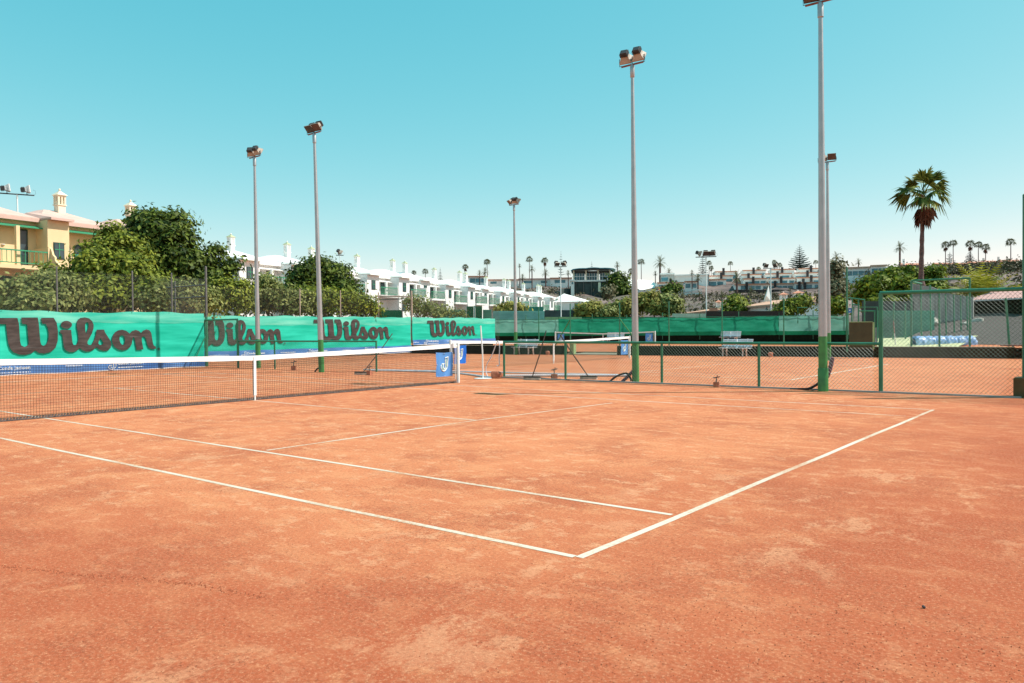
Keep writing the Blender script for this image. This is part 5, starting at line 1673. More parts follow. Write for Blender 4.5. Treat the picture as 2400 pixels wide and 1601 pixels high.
# norfolk pines
def pine(label, px, pyt, pyb, D, wpx, seed, tiers=13, sparse=False):
    rs = np.random.default_rng(seed)
    p, t_ = PX(px, pyb, D), PX(px, pyt, D)
    H = t_.z - p.z + .6
    k = MPP(px, D)
    Rr = wpx / 2 * k
    root = thing('norfolk_pine', label, 'pine tree', (p.x, p.y, p.z - .6), 0, 'norfolk pines on the ridge')
    V, F = [], []
    for i in range(tiers):
        u = i / (tiers - 1)
        z = H * lerp(.12, .97, u)
        r_ = Rr * ((1 - u) ** .8 * .95 + .05)
        for a in range(6 if not sparse else 5):
            if sparse and rs.random() < .35:
                continue
            az = a * math.pi / 3 + i * .5 + rs.normal(0, .12)
            d = np.array([math.cos(az), math.sin(az), 0])
            sd = np.array([-d[1], d[0], 0])
            l = r_ * rs.uniform(.8, 1.08)
            prev = np.array([0, 0, z])
            for s in range(1, 6):
                q = d * l * s / 5 + np.array([0, 0, z + l * (.18 * (s / 5) ** 2)])
                w = l * .10 * (1.1 - s / 6) + .04
                n = len(V)
                V += [prev - sd * w, prev + sd * w, q + sd * w * .8, q - sd * w * .8]
                F.append((n, n + 1, n + 2, n + 3))
                n = len(V)
                V += [prev - np.array([0, 0, w * .6]), prev + np.array([0, 0, w]), q + np.array([0, 0, w]), q - np.array([0, 0, w * .6])]
                F.append((n, n + 1, n + 2, n + 3))
                prev = q
    np_obj('crown', V, F, M['needle'], root)
    MB().tube([(0, 0, -.5), (0, 0, H * .5), (0, 0, H)], [Rr * .06, Rr * .035, .02], 6).build('trunk', M['trunk'], root)
pine('broad norfolk pine standing above the terraced flats', 1874, 573, 636, 285, 58, 1, 13)
pine('tall thin norfolk pine behind the far mast with wide lamps', 1647, 590, 648, 270, 28, 2, 13)
pine('very thin sparse pine behind the pavilion mast', 1315, 588, 655, 262, 20, 3, 11, True)
pine('small norfolk pine between the white roofs and the ridge', 1032, 627, 660, 260, 14, 4, 10)
pine('norfolk pine under the trio of fan palms', 2273, 588, 614, 244, 30, 5, 9)
pine('thin norfolk pine beside the twin fan palms', 2226, 590, 615, 246, 26, 6, 9, True)
pine('tiny norfolk pine tip behind the pavilion roof', 1387, 612, 640, 270, 12, 7, 8)

# ------------------------------------------------------------------ terraced houses
def house_parts(root, wall, roof, trim, cap, fas, chim_dx=0.0, full=True, eave=5.0, apex=7.0, scallop=False, cs=1.0, cz=1.0, cdz=0.0, bx=-.62):
    b = MB()
    b.box(-3, 0, -3.5, 3, 8, eave)
    b.build('wall', M[wall], root)
    b = MB()
    b.box(-3, -1.35, -3.5, bx, .0, eave - .02)
    b.build('projecting_bay', M[wall], root)
    b = MB()
    e0 = eave - .02
    by = -1.8
    b.add([(-3.0, -.45, e0), (3.0, -.45, e0), (3.0, 8.4, e0), (-3.0, 8.4, e0), (-3.0, -.45, e0 + .16), (3.0, -.45, e0 + .16), (3.0, 8.4, e0 + .16), (-3.0, 8.4, e0 + .16),
           (-.7, 2.9, apex), (.7, 2.9, apex), (.7, 3.9, apex), (-.7, 3.9, apex)],
          [(0, 3, 2, 1), (0, 1, 5, 4), (1, 2, 6, 5), (2, 3, 7, 6), (3, 0, 4, 7), (4, 5, 9, 8), (5, 6, 10, 9), (6, 7, 11, 10), (7, 4, 8, 11), (8, 9, 10, 11)])
    b.add([(-3.0, by, e0), (bx + .12, by, e0), (bx + .12, 2.2, e0 + .165), (-3.0, 2.2, e0 + .165), (-3.0, by, e0 + .15), (bx + .12, by, e0 + .15), (-.9, 2.2, e0 + .95), (-2.4, 2.2, e0 + .80)], [(0, 3, 2, 1), (0, 1, 5, 4), (1, 2, 6, 5), (2, 3, 7, 6), (3, 0, 4, 7), (4, 5, 6, 7)])
    rf = b.build('roof', M[roof], root)
    b = MB().box(-3.01, -.50, e0 - .12, 3.01, -.452, e0 + .10)
    b.build('fascia', M[fas], rf)
    c = (chim_dx, 2.6)
    z0 = apex - .55 + cdz
    def cb(m_, x0, y0, za, x1, y1, zb):
        m_.box(c[0] + x0 * cs, c[1] + y0 * cs, z0 + za * cz, c[0] + x1 * cs, c[1] + y1 * cs, z0 + zb * cz)
    ch = MB()
    cb(ch, -.36, -.36, 0, .36, .36, .75)
    cb(ch, -.44, -.44, .75, .44, .44, .84)
    for sx in (-1, 1):
        for sy in (-1, 1):
            cb(ch, sx * .31 - .08, sy * .31 - .08, .84, sx * .31 + .08, sy * .31 + .08, 1.55)
        cb(ch, sx * .35 - .04, -.06, .84, sx * .35 + .04, .06, 1.55)
        cb(ch, -.06, sx * .35 - .04, .84, .06, sx * .35 + .04, 1.55)
    cb(ch, -.41, -.41, 1.55, .41, .41, 1.66)
    cho = ch.build('chimney', M['cream' if wall == 'orange_wall' else wall], root)
    q = .52 * cs
    zc_ = z0 + 1.66 * cz
    b = MB().add([(c[0] - q, c[1] - q, zc_), (c[0] + q, c[1] - q, zc_), (c[0] + q, c[1] + q, zc_), (c[0] - q, c[1] + q, zc_), (c[0], c[1], zc_ + .46 * cs)],
                 [(0, 3, 2, 1), (0, 1, 4), (1, 2, 4), (2, 3, 4), (3, 0, 4)])
    b.build('chimney_cap', M[cap], cho)
    MB().lathe((c[0], c[1], zc_ + .42 * cs), [(.02, 0), (.10 * cs, .06 * cs), (.11 * cs, .12 * cs), (.06 * cs, .2 * cs), (.01, .22 * cs)], 8).build('finial', M['cream' if wall == 'orange_wall' else wall], cho)
    # balcony
    bal = MB().box(bx, -1.62, 2.50, 3.0, -.0, 2.74).build('balcony', M[wall], root)
    rl = MB()
    rl.box(bx + .02, -1.60, 3.62, 2.9, -1.52, 3.70)
    rl.build('handrail', M[trim], bal)
    rl = MB().box(bx + .02, -1.585, 2.84, 2.9, -1.535, 2.90)
    for k in range(15):
        x = bx + .07 + (2.78 - bx) * k / 14
        rl.tube([(x, -1.56, 2.86), (x, -1.56, 3.64)], .022, 4)
    rl.build('balusters', M[trim], bal)
    MB().box(2.86, -1.63, 2.74, 3.0, 0, 4.0).build('party_wall', M[wall], root)
    MB().box(.92, -1.3, 2.74, 1.16, -1.06, eave - .6).build('pillar', M[wall], root)
    b = MB().add([(bx, -.85, eave - .62), (3.0, -.85, eave - .62), (3.0, 0, eave - .42), (bx, 0, eave - .42), (bx, -.85, eave - .55), (3.0, -.85, eave - .55), (3.0, 0, eave - .35), (bx, 0, eave - .35)],
                 [(0, 3, 2, 1), (4, 5, 6, 7), (0, 1, 5, 4), (1, 2, 6, 5), (2, 3, 7, 6), (3, 0, 4, 7)])
    b.build('awning', M['trim_green' if wall == 'orange_wall' else wall], root)
    # openings
    def window(x0, x1, z0, z1, y, arch=False):
        poly = [(x0, z0), (x1, z0), (x1, z1)]
        if arch:
            xc, r_ = (x0 + x1) / 2, (x1 - x0) / 2
            poly += [(xc + r_ * math.cos(a * math.pi / 6), z1 + r_ * math.sin(a * math.pi / 6)) for a in range(1, 6)]
        poly.append((x0, z1))
        f = MB().prism(poly, 'y', y - .05, y + .03).build('window', M['frame_dark'], root)
        xc, zc = (x0 + x1) / 2, (z0 + z1) / 2
        pl = [(xc + (a - xc) * .82, zc + (b_ - zc) * .88) for a, b_ in poly]
        MB().prism(pl, 'y', y - .065, y - .055).build('pane', M['glass'], f)
        MB().box(xc - .025, y - .085, z0 + .08, xc + .025, y - .07, z1).build('glazing_bar', M[trim], f)
        MB().box(x0 + .06, y - .086, z0 + (z1 - z0) * .55, x1 - .06, y - .071, z0 + (z1 - z0) * .55 + .05).build('glazing_bar', M[trim], f)
    xm = (-3 + bx) / 2
    window(xm - .38, xm + .38, 3.3, 4.4, -1.35)
    window(-.25, .45, 3.0, 4.2, 0, True)
    if bx < -1:
        window(-1.15, -.55, 3.0, 4.2, 0, True)
    dr = MB().box(1.55, -.05, 2.74, 2.4, .03, eave - .65).build('door', M['frame_dark'], root)
    MB().box(1.63, -.065, 3.5, 2.32, -.055, eave - .75).build('pane', M['glass'], dr)
    if full:
        window(-2.2, -1.3, .9, 2.0, -1.35)
        window(.2, 1.3, .1, 2.1, 0)
        MB().lathe((.75, 0, 4.1), [(.14, -.02), (.14, .02)], 10).build('wall_lamp', M['white'], root)
    if scallop:
        poly = [(-3.0, 2.3), (-1.6, 2.3), (-1.6, 2.75), (-1.75, 2.95), (-1.95, 3.0), (-2.1, 3.15), (-2.15, 3.35), (-2.4, 3.5), (-2.6, 3.9), (-2.85, 4.05), (-3.0, 4.05)]
        MB().prism([(-1.35 - 0.0 + (a + 3.0) * -.9, z) for a, z in poly], 'x', -3.0, -2.86).build('scalloped_wall', M[wall], root)
# white row
D0 = Vector((math.sin(R(-14.6)), math.cos(R(-14.6))))
P0 = Vector((-52.03, 34.47))
ROWH = [(-.1, 6.8, -.2), (6.7, 6.8, .7), (13.5, 6.8, -1.0), (20.2, 6.3, .5), (26.5, 6.3, 1.6), (32.8, 6.3, -.5), (39, 6.0, .8), (45, 6.0, 2.0), (51, 6.0, -.8), (56.7, 5.3, .3), (62, 5.3, 1.7), (67.3, 5.3, -.5), (72.5, 5.0, .3), (77.5, 5.0, 1.7), (82.5, 5.0, -.9)]
ORD = ['first', 'second', 'third', 'fourth', 'fifth', 'sixth', 'seventh', 'eighth', 'ninth', 'tenth', 'eleventh', 'twelfth', 'thirteenth', 'fourteenth', 'last']
protos = {}
for i, (t_, w, cdx) in enumerate(ROWH):
    ctr = P0 + D0 * t_
    g = i // 3
    z = 3.08 - .14 * g - (.10 * g if g > 1 else 0)
    stag = (0.0, .35, -.3)[i % 3]
    ctr = ctr + Vector((D0.y, -D0.x)) * stag
    lab = 'white terraced house with green capped chimney, %s from the left in the receding row' % ORD[i]
    rz = math.atan2(D0.y, D0.x)
    key = round(cdx, 1)
    if key not in protos:
        rt = thing('terraced_house', lab, 'house', (ctr.x, ctr.y, z), rz, 'white terraced houses in a row')
        house_parts(rt, 'white_wall', 'white_roof', 'trim_green', 'cap_green', 'white_wall', cdx, full=i < 6, apex=6.35, cs=.64, cz=.95, cdz=.2)
        rt.scale = (w / 6.0, 1, 1)
        protos[key] = rt
    else:
        dup(protos[key], (ctr.x, ctr.y, z), rz, lab, scale=(w / 6.0, 1, 1))
# apricot houses
D1 = Vector((math.sin(R(-10)), math.cos(R(-10))))
P1 = Vector((-42.0, 9.2))
rt0 = None
for i, t_ in enumerate((-.35, 5.3, 10.9)):
    ctr = P1 + D1 * t_
    lab = ('apricot house with faded pink roof at the left edge, balcony in full view', 'apricot house with pink roof and cream chimney, behind the bushy tree', 'apricot house with pink roof mostly hidden by the dark ficus')[i]
    rz = math.atan2(D1.y, D1.x)
    if rt0 is None:
        rt0 = thing('apricot_house', lab, 'house', (ctr.x, ctr.y, 3.05), rz, 'apricot houses behind the trees')
        house_parts(rt0, 'orange_wall', 'pink_roof', 'trim_green', 'cream', 'pink_roof', .35, True, 5.85, 7.1, True, .78, .8, .32, -1.45)
        rt0.scale = (.94, .94, 1)
    else:
        dup(rt0, (ctr.x, ctr.y, 3.05), rz, lab, scale=(.94, .94, 1))
# white end house
p = PX(1335, 740, 148)
t = thing('end_house', 'white end house with pyramid roof and green shutters, right of the row', 'house', (p.x, p.y, p.z - 1), yw(1335, 90) - .35)
MB().box(-3.6, 0, -3, 2.6, 6, 3.6).build('wall', M['white_wall'], t)
b = MB().add([(-4.0, -.4, 3.6), (3.0, -.4, 3.6), (3.0, 6.4, 3.6), (-4.0, 6.4, 3.6), (-2.0, 2.4, 5.3)], [(0, 3, 2, 1), (0, 1, 4), (1, 2, 4), (2, 3, 4), (3, 0, 4)])
b.build('roof', M['white_roof'], t)
MB().box(1.0, -.06, .8, 2.0, .02, 3.3).build('shutter', M['trim_green'], t)
MB().box(2.61, .6, .8, 2.66, 1.8, 3.0).build('shutter', M['trim_green'], t)
MB().box(2.7, .5, -3, 5.6, 6, 2.9).build('side_wing', M['white_wall'], t)

# ------------------------------------------------------------------ buildings on the hillside
def flats(label, px0, px1, pyt, pyb, D, wins, chims=(), name='hillside_flat', group='white terraced flats on the hillside', wall='far_white', edge='terracotta', glass='glass_teal', deep=8.0, turn=0.0, skirt=6.0):
    """a flat-roofed white block; wins: list of (u0, u1, v0, v1) parts of its front; chims: (u, top px above roof)"""
    P, Q = PX(px0, pyb, D), PX(px1, pyb, D)
    k = MPP((px0 + px1) / 2, D)
    L = (Q.xy - P.xy).length
    H = (pyb - pyt) * k
    root = thing(name, label, 'building', (P.x, P.y, P.z), math.atan2(Q.y - P.y, Q.x - P.x) + turn, group)
    MB().box(0, 0, -skirt, L, deep, H).build('wall', M[wall], root)
    MB().box(-.15, -.35, H + .003, L + .15, deep, H + .22).build('roof', M['white_roof'], root)
    MB().box(-.15, -.55, H - .10, L + .15, -.352, H + .26).build('roof_edge', M[edge], root)
    for u0, u1, v0, v1 in wins:
        f = MB().box(u0 * L, -.06, v0 * H, u1 * L, .02, v1 * H).build('window', M[glass], root)
        n = max(1, int((u1 - u0) * L / 1.3))
        for j in range(1, n):
            x = lerp(u0, u1, j / n) * L
            MB().box(x - .05, -.10, v0 * H, x + .05, -.061, v1 * H).build('mullion', M['white'], f)
        MB().box(u0 * L - .05, -.12, v1 * H + .003, u1 * L + .05, -.002, v1 * H + .09).build('lintel', M['white'], f)
    for u, up in chims:
        MB().box(u * L - .36, -.9, -1.5, u * L + .36, -.56, H + up * k).build('chimney', M['chimney_dark'], root)
    return root
W2 = [(.06, .45, .12, .72), (.55, .94, .12, .72)]
W1 = [(.05, .95, .12, .70)]
FL = [('top row block at the left, above the big date palm', 1676, 1727, 638, 657, 262, [(.1, .42, .05, .6), (.62, .98, .05, .6)], [(.38, 9)]),
      ('top row block left of the mast, with long dark window', 1741, 1795, 635, 652, 262, [(.02, .45, .05, .55), (.52, .98, .05, .6)], [(.46, 7)]),
      ('top row block right of the mast, with blank right half', 1806, 1862, 633, 650, 262, [(.03, .42, .05, .6)], [(.48, 6)]),
      ('top row block just left of the nearest mast', 1872, 1940, 631, 648, 262, [(.15, .3, .1, .55), (.5, .9, .1, .6)], [(.42, 7)]),
      ('second row block at the left with small window', 1662, 1718, 648, 667, 253, [(.08, .2, .15, .6), (.3, .62, .1, .65), (.72, .96, .1, .65)], [(.5, 8)]),
      ('second row block behind the big date palm', 1738, 1785, 645, 662, 253, [(.04, .30, .1, .6), (.42, .92, .1, .6)], [(.34, 4)]),
      ('second row block with deep dark windows, by the mast', 1794, 1855, 643, 659, 253, [(.03, .44, .05, .6), (.64, .92, .1, .75)], [(.46, 6)]),
      ('second row block left of the nearest mast, with two chimneys', 1862, 1940, 641, 656, 253, [(.04, .40, .1, .55), (.5, .9, .1, .5)], [(.39, 6)]),
      ('third row block above the round white terrace', 1606, 1636, 660, 674, 244, W1, [(.9, 0)]),
      ('third row block with wide teal windows, left of the palm', 1634, 1702, 657, 674, 244, [(.03, .25, .1, .7), (.4, .66, .1, .75), (.7, .9, .1, .75)], [(.36, 12)]),
      ('third row block right of the palm, with three windows', 1742, 1797, 655, 672, 244, [(.08, .38, .1, .65), (.48, .70, .1, .75), (.74, .96, .1, .75)], [(.42, 6)]),
      ('third row block behind the slim mast', 1802, 1864, 654, 669, 244, [(.02, .34, .1, .6), (.52, .7, .1, .7), (.78, .96, .1, .7)], [(.46, 6)]),
      ('third row block near the nearest mast, with blank wall', 1868, 1940, 652, 667, 244, [(.55, .9, .1, .6)], [(.46, 6), (.2, -2)]),
      ('bottom row block left of the big palm, with pale glass', 1541, 1602, 664, 679, 232, [(.05, .46, .15, .7), (.6, .92, .15, .7)], [(.5, 9)]),
      ('bottom row low block in shade beside the palm trunk', 1722, 1788, 668, 680, 233, [(.22, .4, .1, .8), (.50, .72, .1, .75), (.74, .93, .1, .75)], [(.42, 6)]),
      ('bottom row wide block with grey glass and tall chimney', 1786, 1862, 667, 680, 235, [(.04, .38, .2, .65), (.46, .96, .1, .7)], [(.40, 8)]),
      ('bottom row block left of the nearest mast', 1862, 1942, 664, 680, 235, [(.05, .22, .1, .7), (.34, .52, .1, .75), (.60, .96, .1, .7)], [(.14, 4), (.3, 2)])]
for lab, x0, x1, yt, yb, D, w, c in FL:
    flats('white terraced flat, ' + lab, x0, x1, yt, yb, D, w, c, turn=R(6))
# the large white house left of the flats
P, Q = PX(1466, 690, 232), PX(1556, 682, 236)
t = thing('white_house', 'long sloping white roof and wall of a large house, right of the big mast', 'building', tuple(P), math.atan2(Q.y - P.y, Q.x - P.x))
L_, k = (Q.xy - P.xy).length, MPP(1510, 234)
MB().add([(0, -1.5, -4), (L_, -1.5, -4), (L_, -1.5, 3 * k), (0, -1.5, 6 * k), (L_ - 1, 7, 35 * k), (2, 7, 42 * k), (L_, 7, -4), (0, 7, -4)],
         [(0, 1, 2, 3), (3, 2, 4, 5), (1, 6, 4, 2), (0, 3, 5, 7), (7, 5, 4, 6)]).build('sloping_roof', M['white_roof'], t)
for u in (.16, .30, .44):
    MB().box(u * L_, -1.58, -1.5, u * L_ + .9, -1.502, 2 * k).build('window', M['chimney_dark'], t)
flats('grey fronted part of the large white house, between wall and flats', 1548, 1580, 643, 667, 240, [(.08, .55, .35, .7)], name='white_house', group=None, wall='concrete', edge='far_white', deep=10)
flats('low white flat roofed house right of the grey front', 1578, 1660, 646, 668, 243, [(.1, .55, .1, .3)], name='white_house', group=None, edge='far_white', deep=10)
flats('small house with red roof edge and dark windows in front of the white house', 1605, 1634, 661, 677, 228, W2, name='white_house', group=None, deep=5)
t = flats('dark open terrace with orange roof edge under the large white house', 1536, 1580, 674, 688, 226, [(.05, .95, .05, .75)], name='terrace_house', group=None, glass='chimney_dark', edge='tile_pale', deep=4)
p = PX(1546, 685, 224)
o = MB().lathe((0, 0, 0), [(.9, .0), (.75, .55), (.05, .95)], 10).build('parasol', M['orange_wood']); o.location = (p.x, p.y, p.z)
tag(o, 'tiny red parasol on the terrace under the large white house', 'parasol')
# white railing along the terrace
A_, B_ = PX(1497, 690, 221), PX(1645, 684, 221)
t = thing('white_railing', 'long white railing along the slope edge below the white house', 'railing', tuple(A_), math.atan2(B_.y - A_.y, B_.x - A_.x))
L_ = (B_.xy - A_.xy).length
n = 60
MB().box(0, 0, .95, L_, .12, 1.12).build('top_rail', M['far_white'], t)
b = MB()
b.box(0, 0, -.6, L_, .1, .12)
b.build('base', M['far_white'], t)
for i in range(n + 1):
    MB().box(L_ * i / n - .06, .02, .12, L_ * i / n + .06, .10, .95).build('baluster', M['white'], t)
t.rotation_euler.z = math.atan2(B_.y - A_.y, B_.x - A_.x)
slab('terrace_wall', 'long dark stone terrace wall under the flats', 1720, 1850, 679, 688, 226, 'chimney_dark', .4)
slab('terrace_wall', 'white edged terrace wall left of the slim mast, under the railing', 1450, 1498, 680, 691, 221, 'far_white', .4)

# pavilion on the hill
P, Q = PX(1341, 657, 214), PX(1432, 657, 214)
k = MPP(1390, 214)
t = thing('pavilion', 'hill pavilion with wavy teal roof, open terrace and dark netted base', 'pavilion', tuple(P), math.atan2(Q.y - P.y, Q.x - P.x))
L_ = (Q.xy - P.xy).length
MB().box(-.4, -.3, -.42, L_ + 3.2 * k, 9, -.02).build('balcony_slab', M['far_white'], t)
b = MB()
n = 24
def roofz(u):
    return 24 * k + 3.2 * k * math.sin(math.pi * min(1, max(0, u))) + 1.0 * k * abs(math.sin(u * math.pi * 3))
b.grid(lambda i, j: (-3 * k + (L_ + 14 * k) * i / n, (-2.2, 4, 10)[j], roofz(i / n) + (0, 2.4 * k, 0)[j] - (2.6 * k if i in (0, n) else 0)), n, 2)
b.grid(lambda i, j: (-3 * k + (L_ + 14 * k) * i / n, -2.2, roofz(i / n) - (2.6 * k if i in (0, n) else 0) - 1.6 * k * j), n, 1)
b.build('roof', M['teal_roof'], t, smooth=True)
MB().box(0, 1.5, 18.5 * k, L_, 9, 22 * k).build('ceiling', M['wood'], t)
for u in (.04, .36, .67, .97):
    MB().tube([(u * L_, .2, -.02), (u * L_, .2, 23 * k)], .22, 8).build('column', M['cream'], t)
for u0, u1 in ((.05, .32), (.38, .64), (.72, .98)):
    f = MB().box(u0 * L_, 2.5, 0, u1 * L_, 2.7, 17 * k).build('glazing', M['glass_teal'], t)
    for j in range(5):
        x = lerp(u0, u1, j / 4) * L_
        MB().box(x - .07, 2.3, 0, x + .07, 2.49, 17 * k).build('mullion', M['white'], f)
MB().box(0, -.2, .9, L_, -.12, 1.02).build('handrail', M['white'], t)
MB().box(.2, .3, -8, L_ + 2.0, 8.5, -.43).build('netted_base', M['dark_mesh'], t)
for i in range(5):
    x = lerp(1, L_ - 1, i / 4)
    MB().tube([(x, .0, -8), (x, .0, -.43)], .12, 5).build('scaffold_post', M['post_grey'], t)
slab('netted_wall', 'dark netted wall stepping down the hill left of the pavilion', 1316, 1345, 676, 700, 206, 'dark_mesh', .4, D2=212)
slab('utility_box', 'pale utility box on the slope below the pavilion', 1402, 1408, 662, 674, 200, 'wall_cream', 1.0, 'box')
# houses along the ridge at the left
for i, (lab, x0, x1, yt, yb, D, w, e) in enumerate((
        ('ridge bungalow with red roof and dark front, above the receding white row', 1098, 1142, 649, 664, 238, [(.08, .95, .1, .75)], 'terracotta'),
        ('long white ridge bungalow left of the thin fan palms', 1142, 1215, 657, 669, 246, [(.1, .3, .3, .7), (.5, .66, .3, .7)], 'terracotta'),
        ('white ridge bungalow with pink roof edge between the thin fan palms', 1216, 1290, 655, 668, 246, [(.15, .4, .3, .7), (.7, .9, .3, .7)], 'tile_pink'),
        ('white ridge bungalow just left of the pavilion', 1290, 1340, 653, 668, 240, [(.2, .7, .3, .75)], 'terracotta'),
        ('small white house under the pavilion roof at its left', 1338, 1346, 658, 672, 208, [(.2, .7, .4, .8)], 'far_white'),
        ('glass fronted white house on the ridge right of the masts', 1976, 2042, 629, 651, 224, [(.12, .96, .2, .66)], 'tile_pale'),
        ('cream house with low gable beside the glass fronted house', 2041, 2078, 624, 648, 222, [(.06, .90, .18, .75)], 'tile_pale'),
        ('small blank white wall house right of the cream house', 2078, 2094, 629, 646, 222, [], 'far_white'))):
    flats(lab, x0, x1, yt, yb, D, w, (), 'ridge_house', 'houses along the ridge', edge=e, deep=9)
def tiled(label, x0, x1, yr, ye, yb, D, w, roof='terracotta', name='ridge_house', group='houses along the ridge', D2=None, wall='far_white', deep=5.0):
    P, Q = PX(x0, yb, D), PX(x1, yb, D2 or D)
    k0, k1 = MPP(x0, D), MPP(x1, D2 or D)
    root = thing(name, label, 'house', tuple(P), math.atan2(Q.y - P.y, Q.x - P.x), group)
    L = (Q.xy - P.xy).length
    def Z(py, u):
        return lerp(PX(x0, py[0] if isinstance(py, tuple) else py, D).z, PX(x1, py[1] if isinstance(py, tuple) else py, D2 or D).z, u) - P.z
    MB().prism([(0, -6), (L, -6), (L, Z(ye, 1) - .02), (0, Z(ye, 0) - .02)], 'y', 0, deep).build('wall', M[wall], root)
    b = MB()
    vs_ = [(-.4, -.7, Z(ye, 0)), (L + .4, -.7, Z(ye, 1)), (L + .2, deep * .6, Z(yr, 1)), (-.2, deep * .6, Z(yr, 0)), (-.4, deep + .6, Z(ye, 0)), (L + .4, deep + .6, Z(ye, 1)),
           (-.4, -.7, Z(ye, 0) - .18), (L + .4, -.7, Z(ye, 1) - .18)]
    b.add(vs_, [(0, 1, 2, 3), (3, 2, 5, 4), (6, 7, 1, 0), (0, 3, 4), (1, 5, 2)])
    b.build('roof', M[roof], root)
    for u0, u1, v0, v1 in w:
        h = Z(ye, .5)
        f = MB().box(u0 * L, -.08, h * v0, u1 * L, .02, h * v1).build('window', M['glass_teal'], root)
        n = max(1, int((u1 - u0) * L / 1.5))
        for j in range(1, n):
            x = lerp(u0, u1, j / n) * L
            MB().box(x - .06, -.12, h * v0, x + .06, -.081, h * v1).build('mullion', M['white'], f)
    return root
W3 = [(.08, .92, .2, .7)]
tiled('red roofed ridge house just left of the tall palm trunk', 2114, 2160, 615, 621, 630, 228, W3)
tiled('red roofed ridge house just right of the tall palm trunk, longest of the row', 2188, 2272, 614, 619, 631, 226, [(.05, .48, .2, .75)])
tiled('red roofed ridge house under the trio of fan palms', 2271, 2306, 611, 617, 628, 226, W3)
tiled('red roofed ridge house second from the right end', 2305, 2342, 609, 615, 626, 226, W3)
tiled('red roofed ridge house at the right end, below the lone fan palm', 2343, 2386, 607, 614, 624, 226, W3)
for i, (px, pyt, pyb) in enumerate(((2118, 607, 616), (2229, 606, 615), (2305, 605, 616), (2340, 602, 611))):
    p = PX(px, pyb, 228)
    kk = MPP(px, 228)
    o = MB().box(-2.5 * kk, 0, -1, 2.5 * kk, .6, (pyb - pyt) * kk).build('roof_chimney_block', M['far_white'])
    o.location = p
    tag(o, ['small chimney block on the leftmost red ridge roof', 'white chimney block on the longest red ridge roof', 'white divider block between two red ridge roofs, by the trio', 'white divider block between the two right red ridge roofs'][i], 'chimney')
# red roofed long building in front
tiled('long low building with salmon tiled roof behind the brown reed fence', 1741, 1872, (705, 691), (720, 708), 733, 112, [(.45, .47, .3, .7)], 'tile_pale', 'tiled_building', None, 100, deep=7)
tiled('low building with salmon tiled roof partly hidden by bushes, farther left', 1598, 1684, (727, 712), (736, 726), 742, 116, [], 'tile_pale', 'tiled_building', None, 110, 'far_white', 7)
slab('grey_gable', 'white and grey gable wall left of the nearest mast', 1878, 1925, 697, 722, 104, 'concrete', .4, 'wall')
slab('dark_gable', 'small dark pointed shed roof beside the far mast foot', 1662, 1682, 722, 732, 100, 'terracotta', 1.5, 'shed')
def turret(label, px, pyt, pyb, D, w):
    p = PX(px, pyb, D)
    k = MPP(px, D)
    H = (pyb - pyt) * k
    root = thing('roof_turret', label, 'turret', tuple(p), .5, 'small tiled turrets above the salmon roofs')
    q = w / 2 * k
    b = MB()
    for sx in (-1, 1):
        for sy in (-1, 1):
            b.box(sx * q * .55 - q * .18, sy * q * .55 - q * .18, -1, sx * q * .55 + q * .18, sy * q * .55 + q * .18, H * .5)
    b.box(-q * .3, -q * .3, -1, q * .3, q * .3, H * .45)
    b.build('piers', M['far_white'], root)
    MB().add([(-q, -q, H * .5), (q, -q, H * .5), (q, q, H * .5), (-q, q, H * .5), (0, 0, H * .9)], [(0, 3, 2, 1), (0, 1, 4), (1, 2, 4), (2, 3, 4), (3, 0, 4)]).build('tiled_cap', M['terracotta'], root)
    MB().lathe((0, 0, H * .86), [(q * .1, 0), (q * .14, H * .08), (.02, H * .16)], 6).build('finial', M['far_white'], root)
turret('small tiled turret left of the bush on the salmon roof', 1684, 702, 714, 116, 16)
turret('small tiled turret right beside the bush on the salmon roof', 1701, 700, 713, 116, 15)
turret('tiled turret above the long salmon roof, left of two', 1836, 684, 697, 118, 22)
turret('tiled turret above the long salmon roof, larger and right of two', 1870, 680, 694, 118, 26)
p = PX(1798, 700, 112)
o = MB().add([(-.55, 0, -.4), (.55, 0, -.4), (.1, .3, 1.8), (0, -.3, .4)], [(0, 1, 2), (0, 3, 2), (1, 2, 3), (0, 1, 3)]).build('white_sail', M['white_wall']); o.location = p
tag(o, 'small white pointed sail shape behind the slim mast', 'canopy')

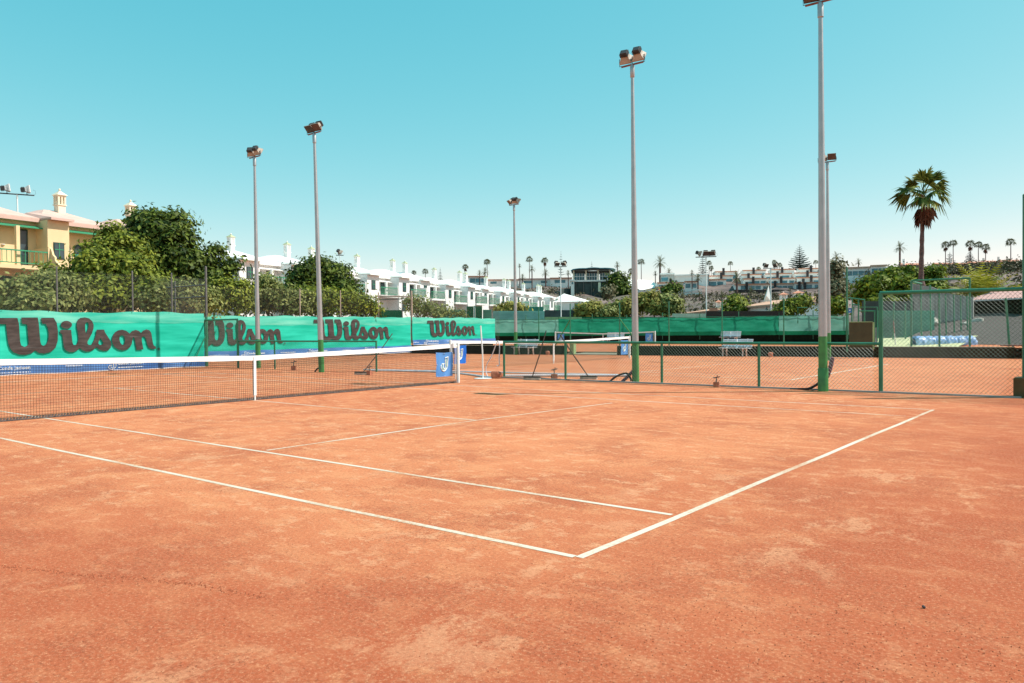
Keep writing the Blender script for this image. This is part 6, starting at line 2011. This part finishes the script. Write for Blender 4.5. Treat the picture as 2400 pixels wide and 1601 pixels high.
# scrub on the slopes, too many plants to count
def scrub():
    rs = np.random.default_rng(44)
    Vs, Fs, n0 = [], [], 0
    for i in range(2300):
        px = rs.uniform(1010, 2420)
        D = rs.uniform(120, 236)
        if i >= 1500:
            px, D = rs.uniform(2040, 2420), rs.uniform(188, 216)
        if 1500 < px < 1960 and D > 216:
            continue
        if px < 1330 and D < 170 or (px < 1480 and D < 205 and rs.random() < .6):
            continue
        p = PX(px, 700, D)
        z = GZ(p.x, p.y)
        dens = .5 + .5 * math.sin(p.x * .11 + 1) * math.sin(p.y * .09)
        near_edge = (D > 205)
        if i < 1500 and rs.random() > dens * (1.0 if near_edge or 1480 < px < 1960 else .30):
            continue
        s = rs.uniform(.5, 1.5)
        m_ = int(26 * s) + 8
        pts = np.array([p.x, p.y, z + .35 * s]) + rs.normal(0, 1, (m_, 3)) * np.array([.7 * s, .7 * s, .38 * s])
        out = pts - np.array([p.x, p.y, z])
        V, F = leaves(pts, out / (np.linalg.norm(out, axis=1, keepdims=True) + .01), .55, rs)
        Vs.append(V); Fs.append(F + n0); n0 += len(V)
    o = np_obj('hillside_scrub', np.concatenate(Vs), np.concatenate(Fs), M['scrub'])
    struct(o, 'stuff')
scrub()

# loose crumbs of clay near the camera: along the old seam at the left and in the scuffed run-off
def crumbs():
    rs = np.random.default_rng(12)
    b = MB()
    spots = []
    seam = [gpx(-20, 1327), gpx(110, 1338), gpx(200, 1350), gpx(330, 1358), gpx(470, 1372), gpx(620, 1402)]
    for i in range(330):
        u = rs.uniform(0, len(seam) - 1.001)
        k = int(u)
        p = seam[k].lerp(seam[k + 1], u - k)
        spots.append((p.x + rs.normal(0, .02), p.y + rs.normal(0, .02), rs.uniform(.003, .008)))
    cl = [(gpx(rs.uniform(1300, 2400), rs.uniform(1420, 1600)), rs.uniform(.15, .5)) for _ in range(26)] + [(gpx(rs.uniform(0, 2400), rs.uniform(1150, 1600)), rs.uniform(.3, .9)) for _ in range(24)]
    for p, s_ in cl:
        for i in range(34):
            spots.append((p.x + rs.normal(0, s_), p.y + rs.normal(0, s_ * .6), rs.uniform(.002, .0055)))
    for x, y, r_ in spots:
        a = rs.uniform(0, 6.28)
        c_, s_ = math.cos(a) * r_, math.sin(a) * r_
        b.add([(x + c_, y + s_, .0), (x - s_, y + c_, .0), (x - c_, y - s_, .0), (x + s_ * .9, y - c_ * .9, .0), (x + c_ * .2, y + s_ * .1, r_ * 1.0)], [(0, 1, 4), (1, 2, 4), (2, 3, 4), (3, 0, 4)])
    struct(b.build('loose_clay_crumbs', M['crumb'], fix=False), 'stuff')
M['crumb'] = mat('dark clay crumb', (0.33, 0.10, 0.05), 0.95, 0.3, 30, spec=0.1)
crumbs()
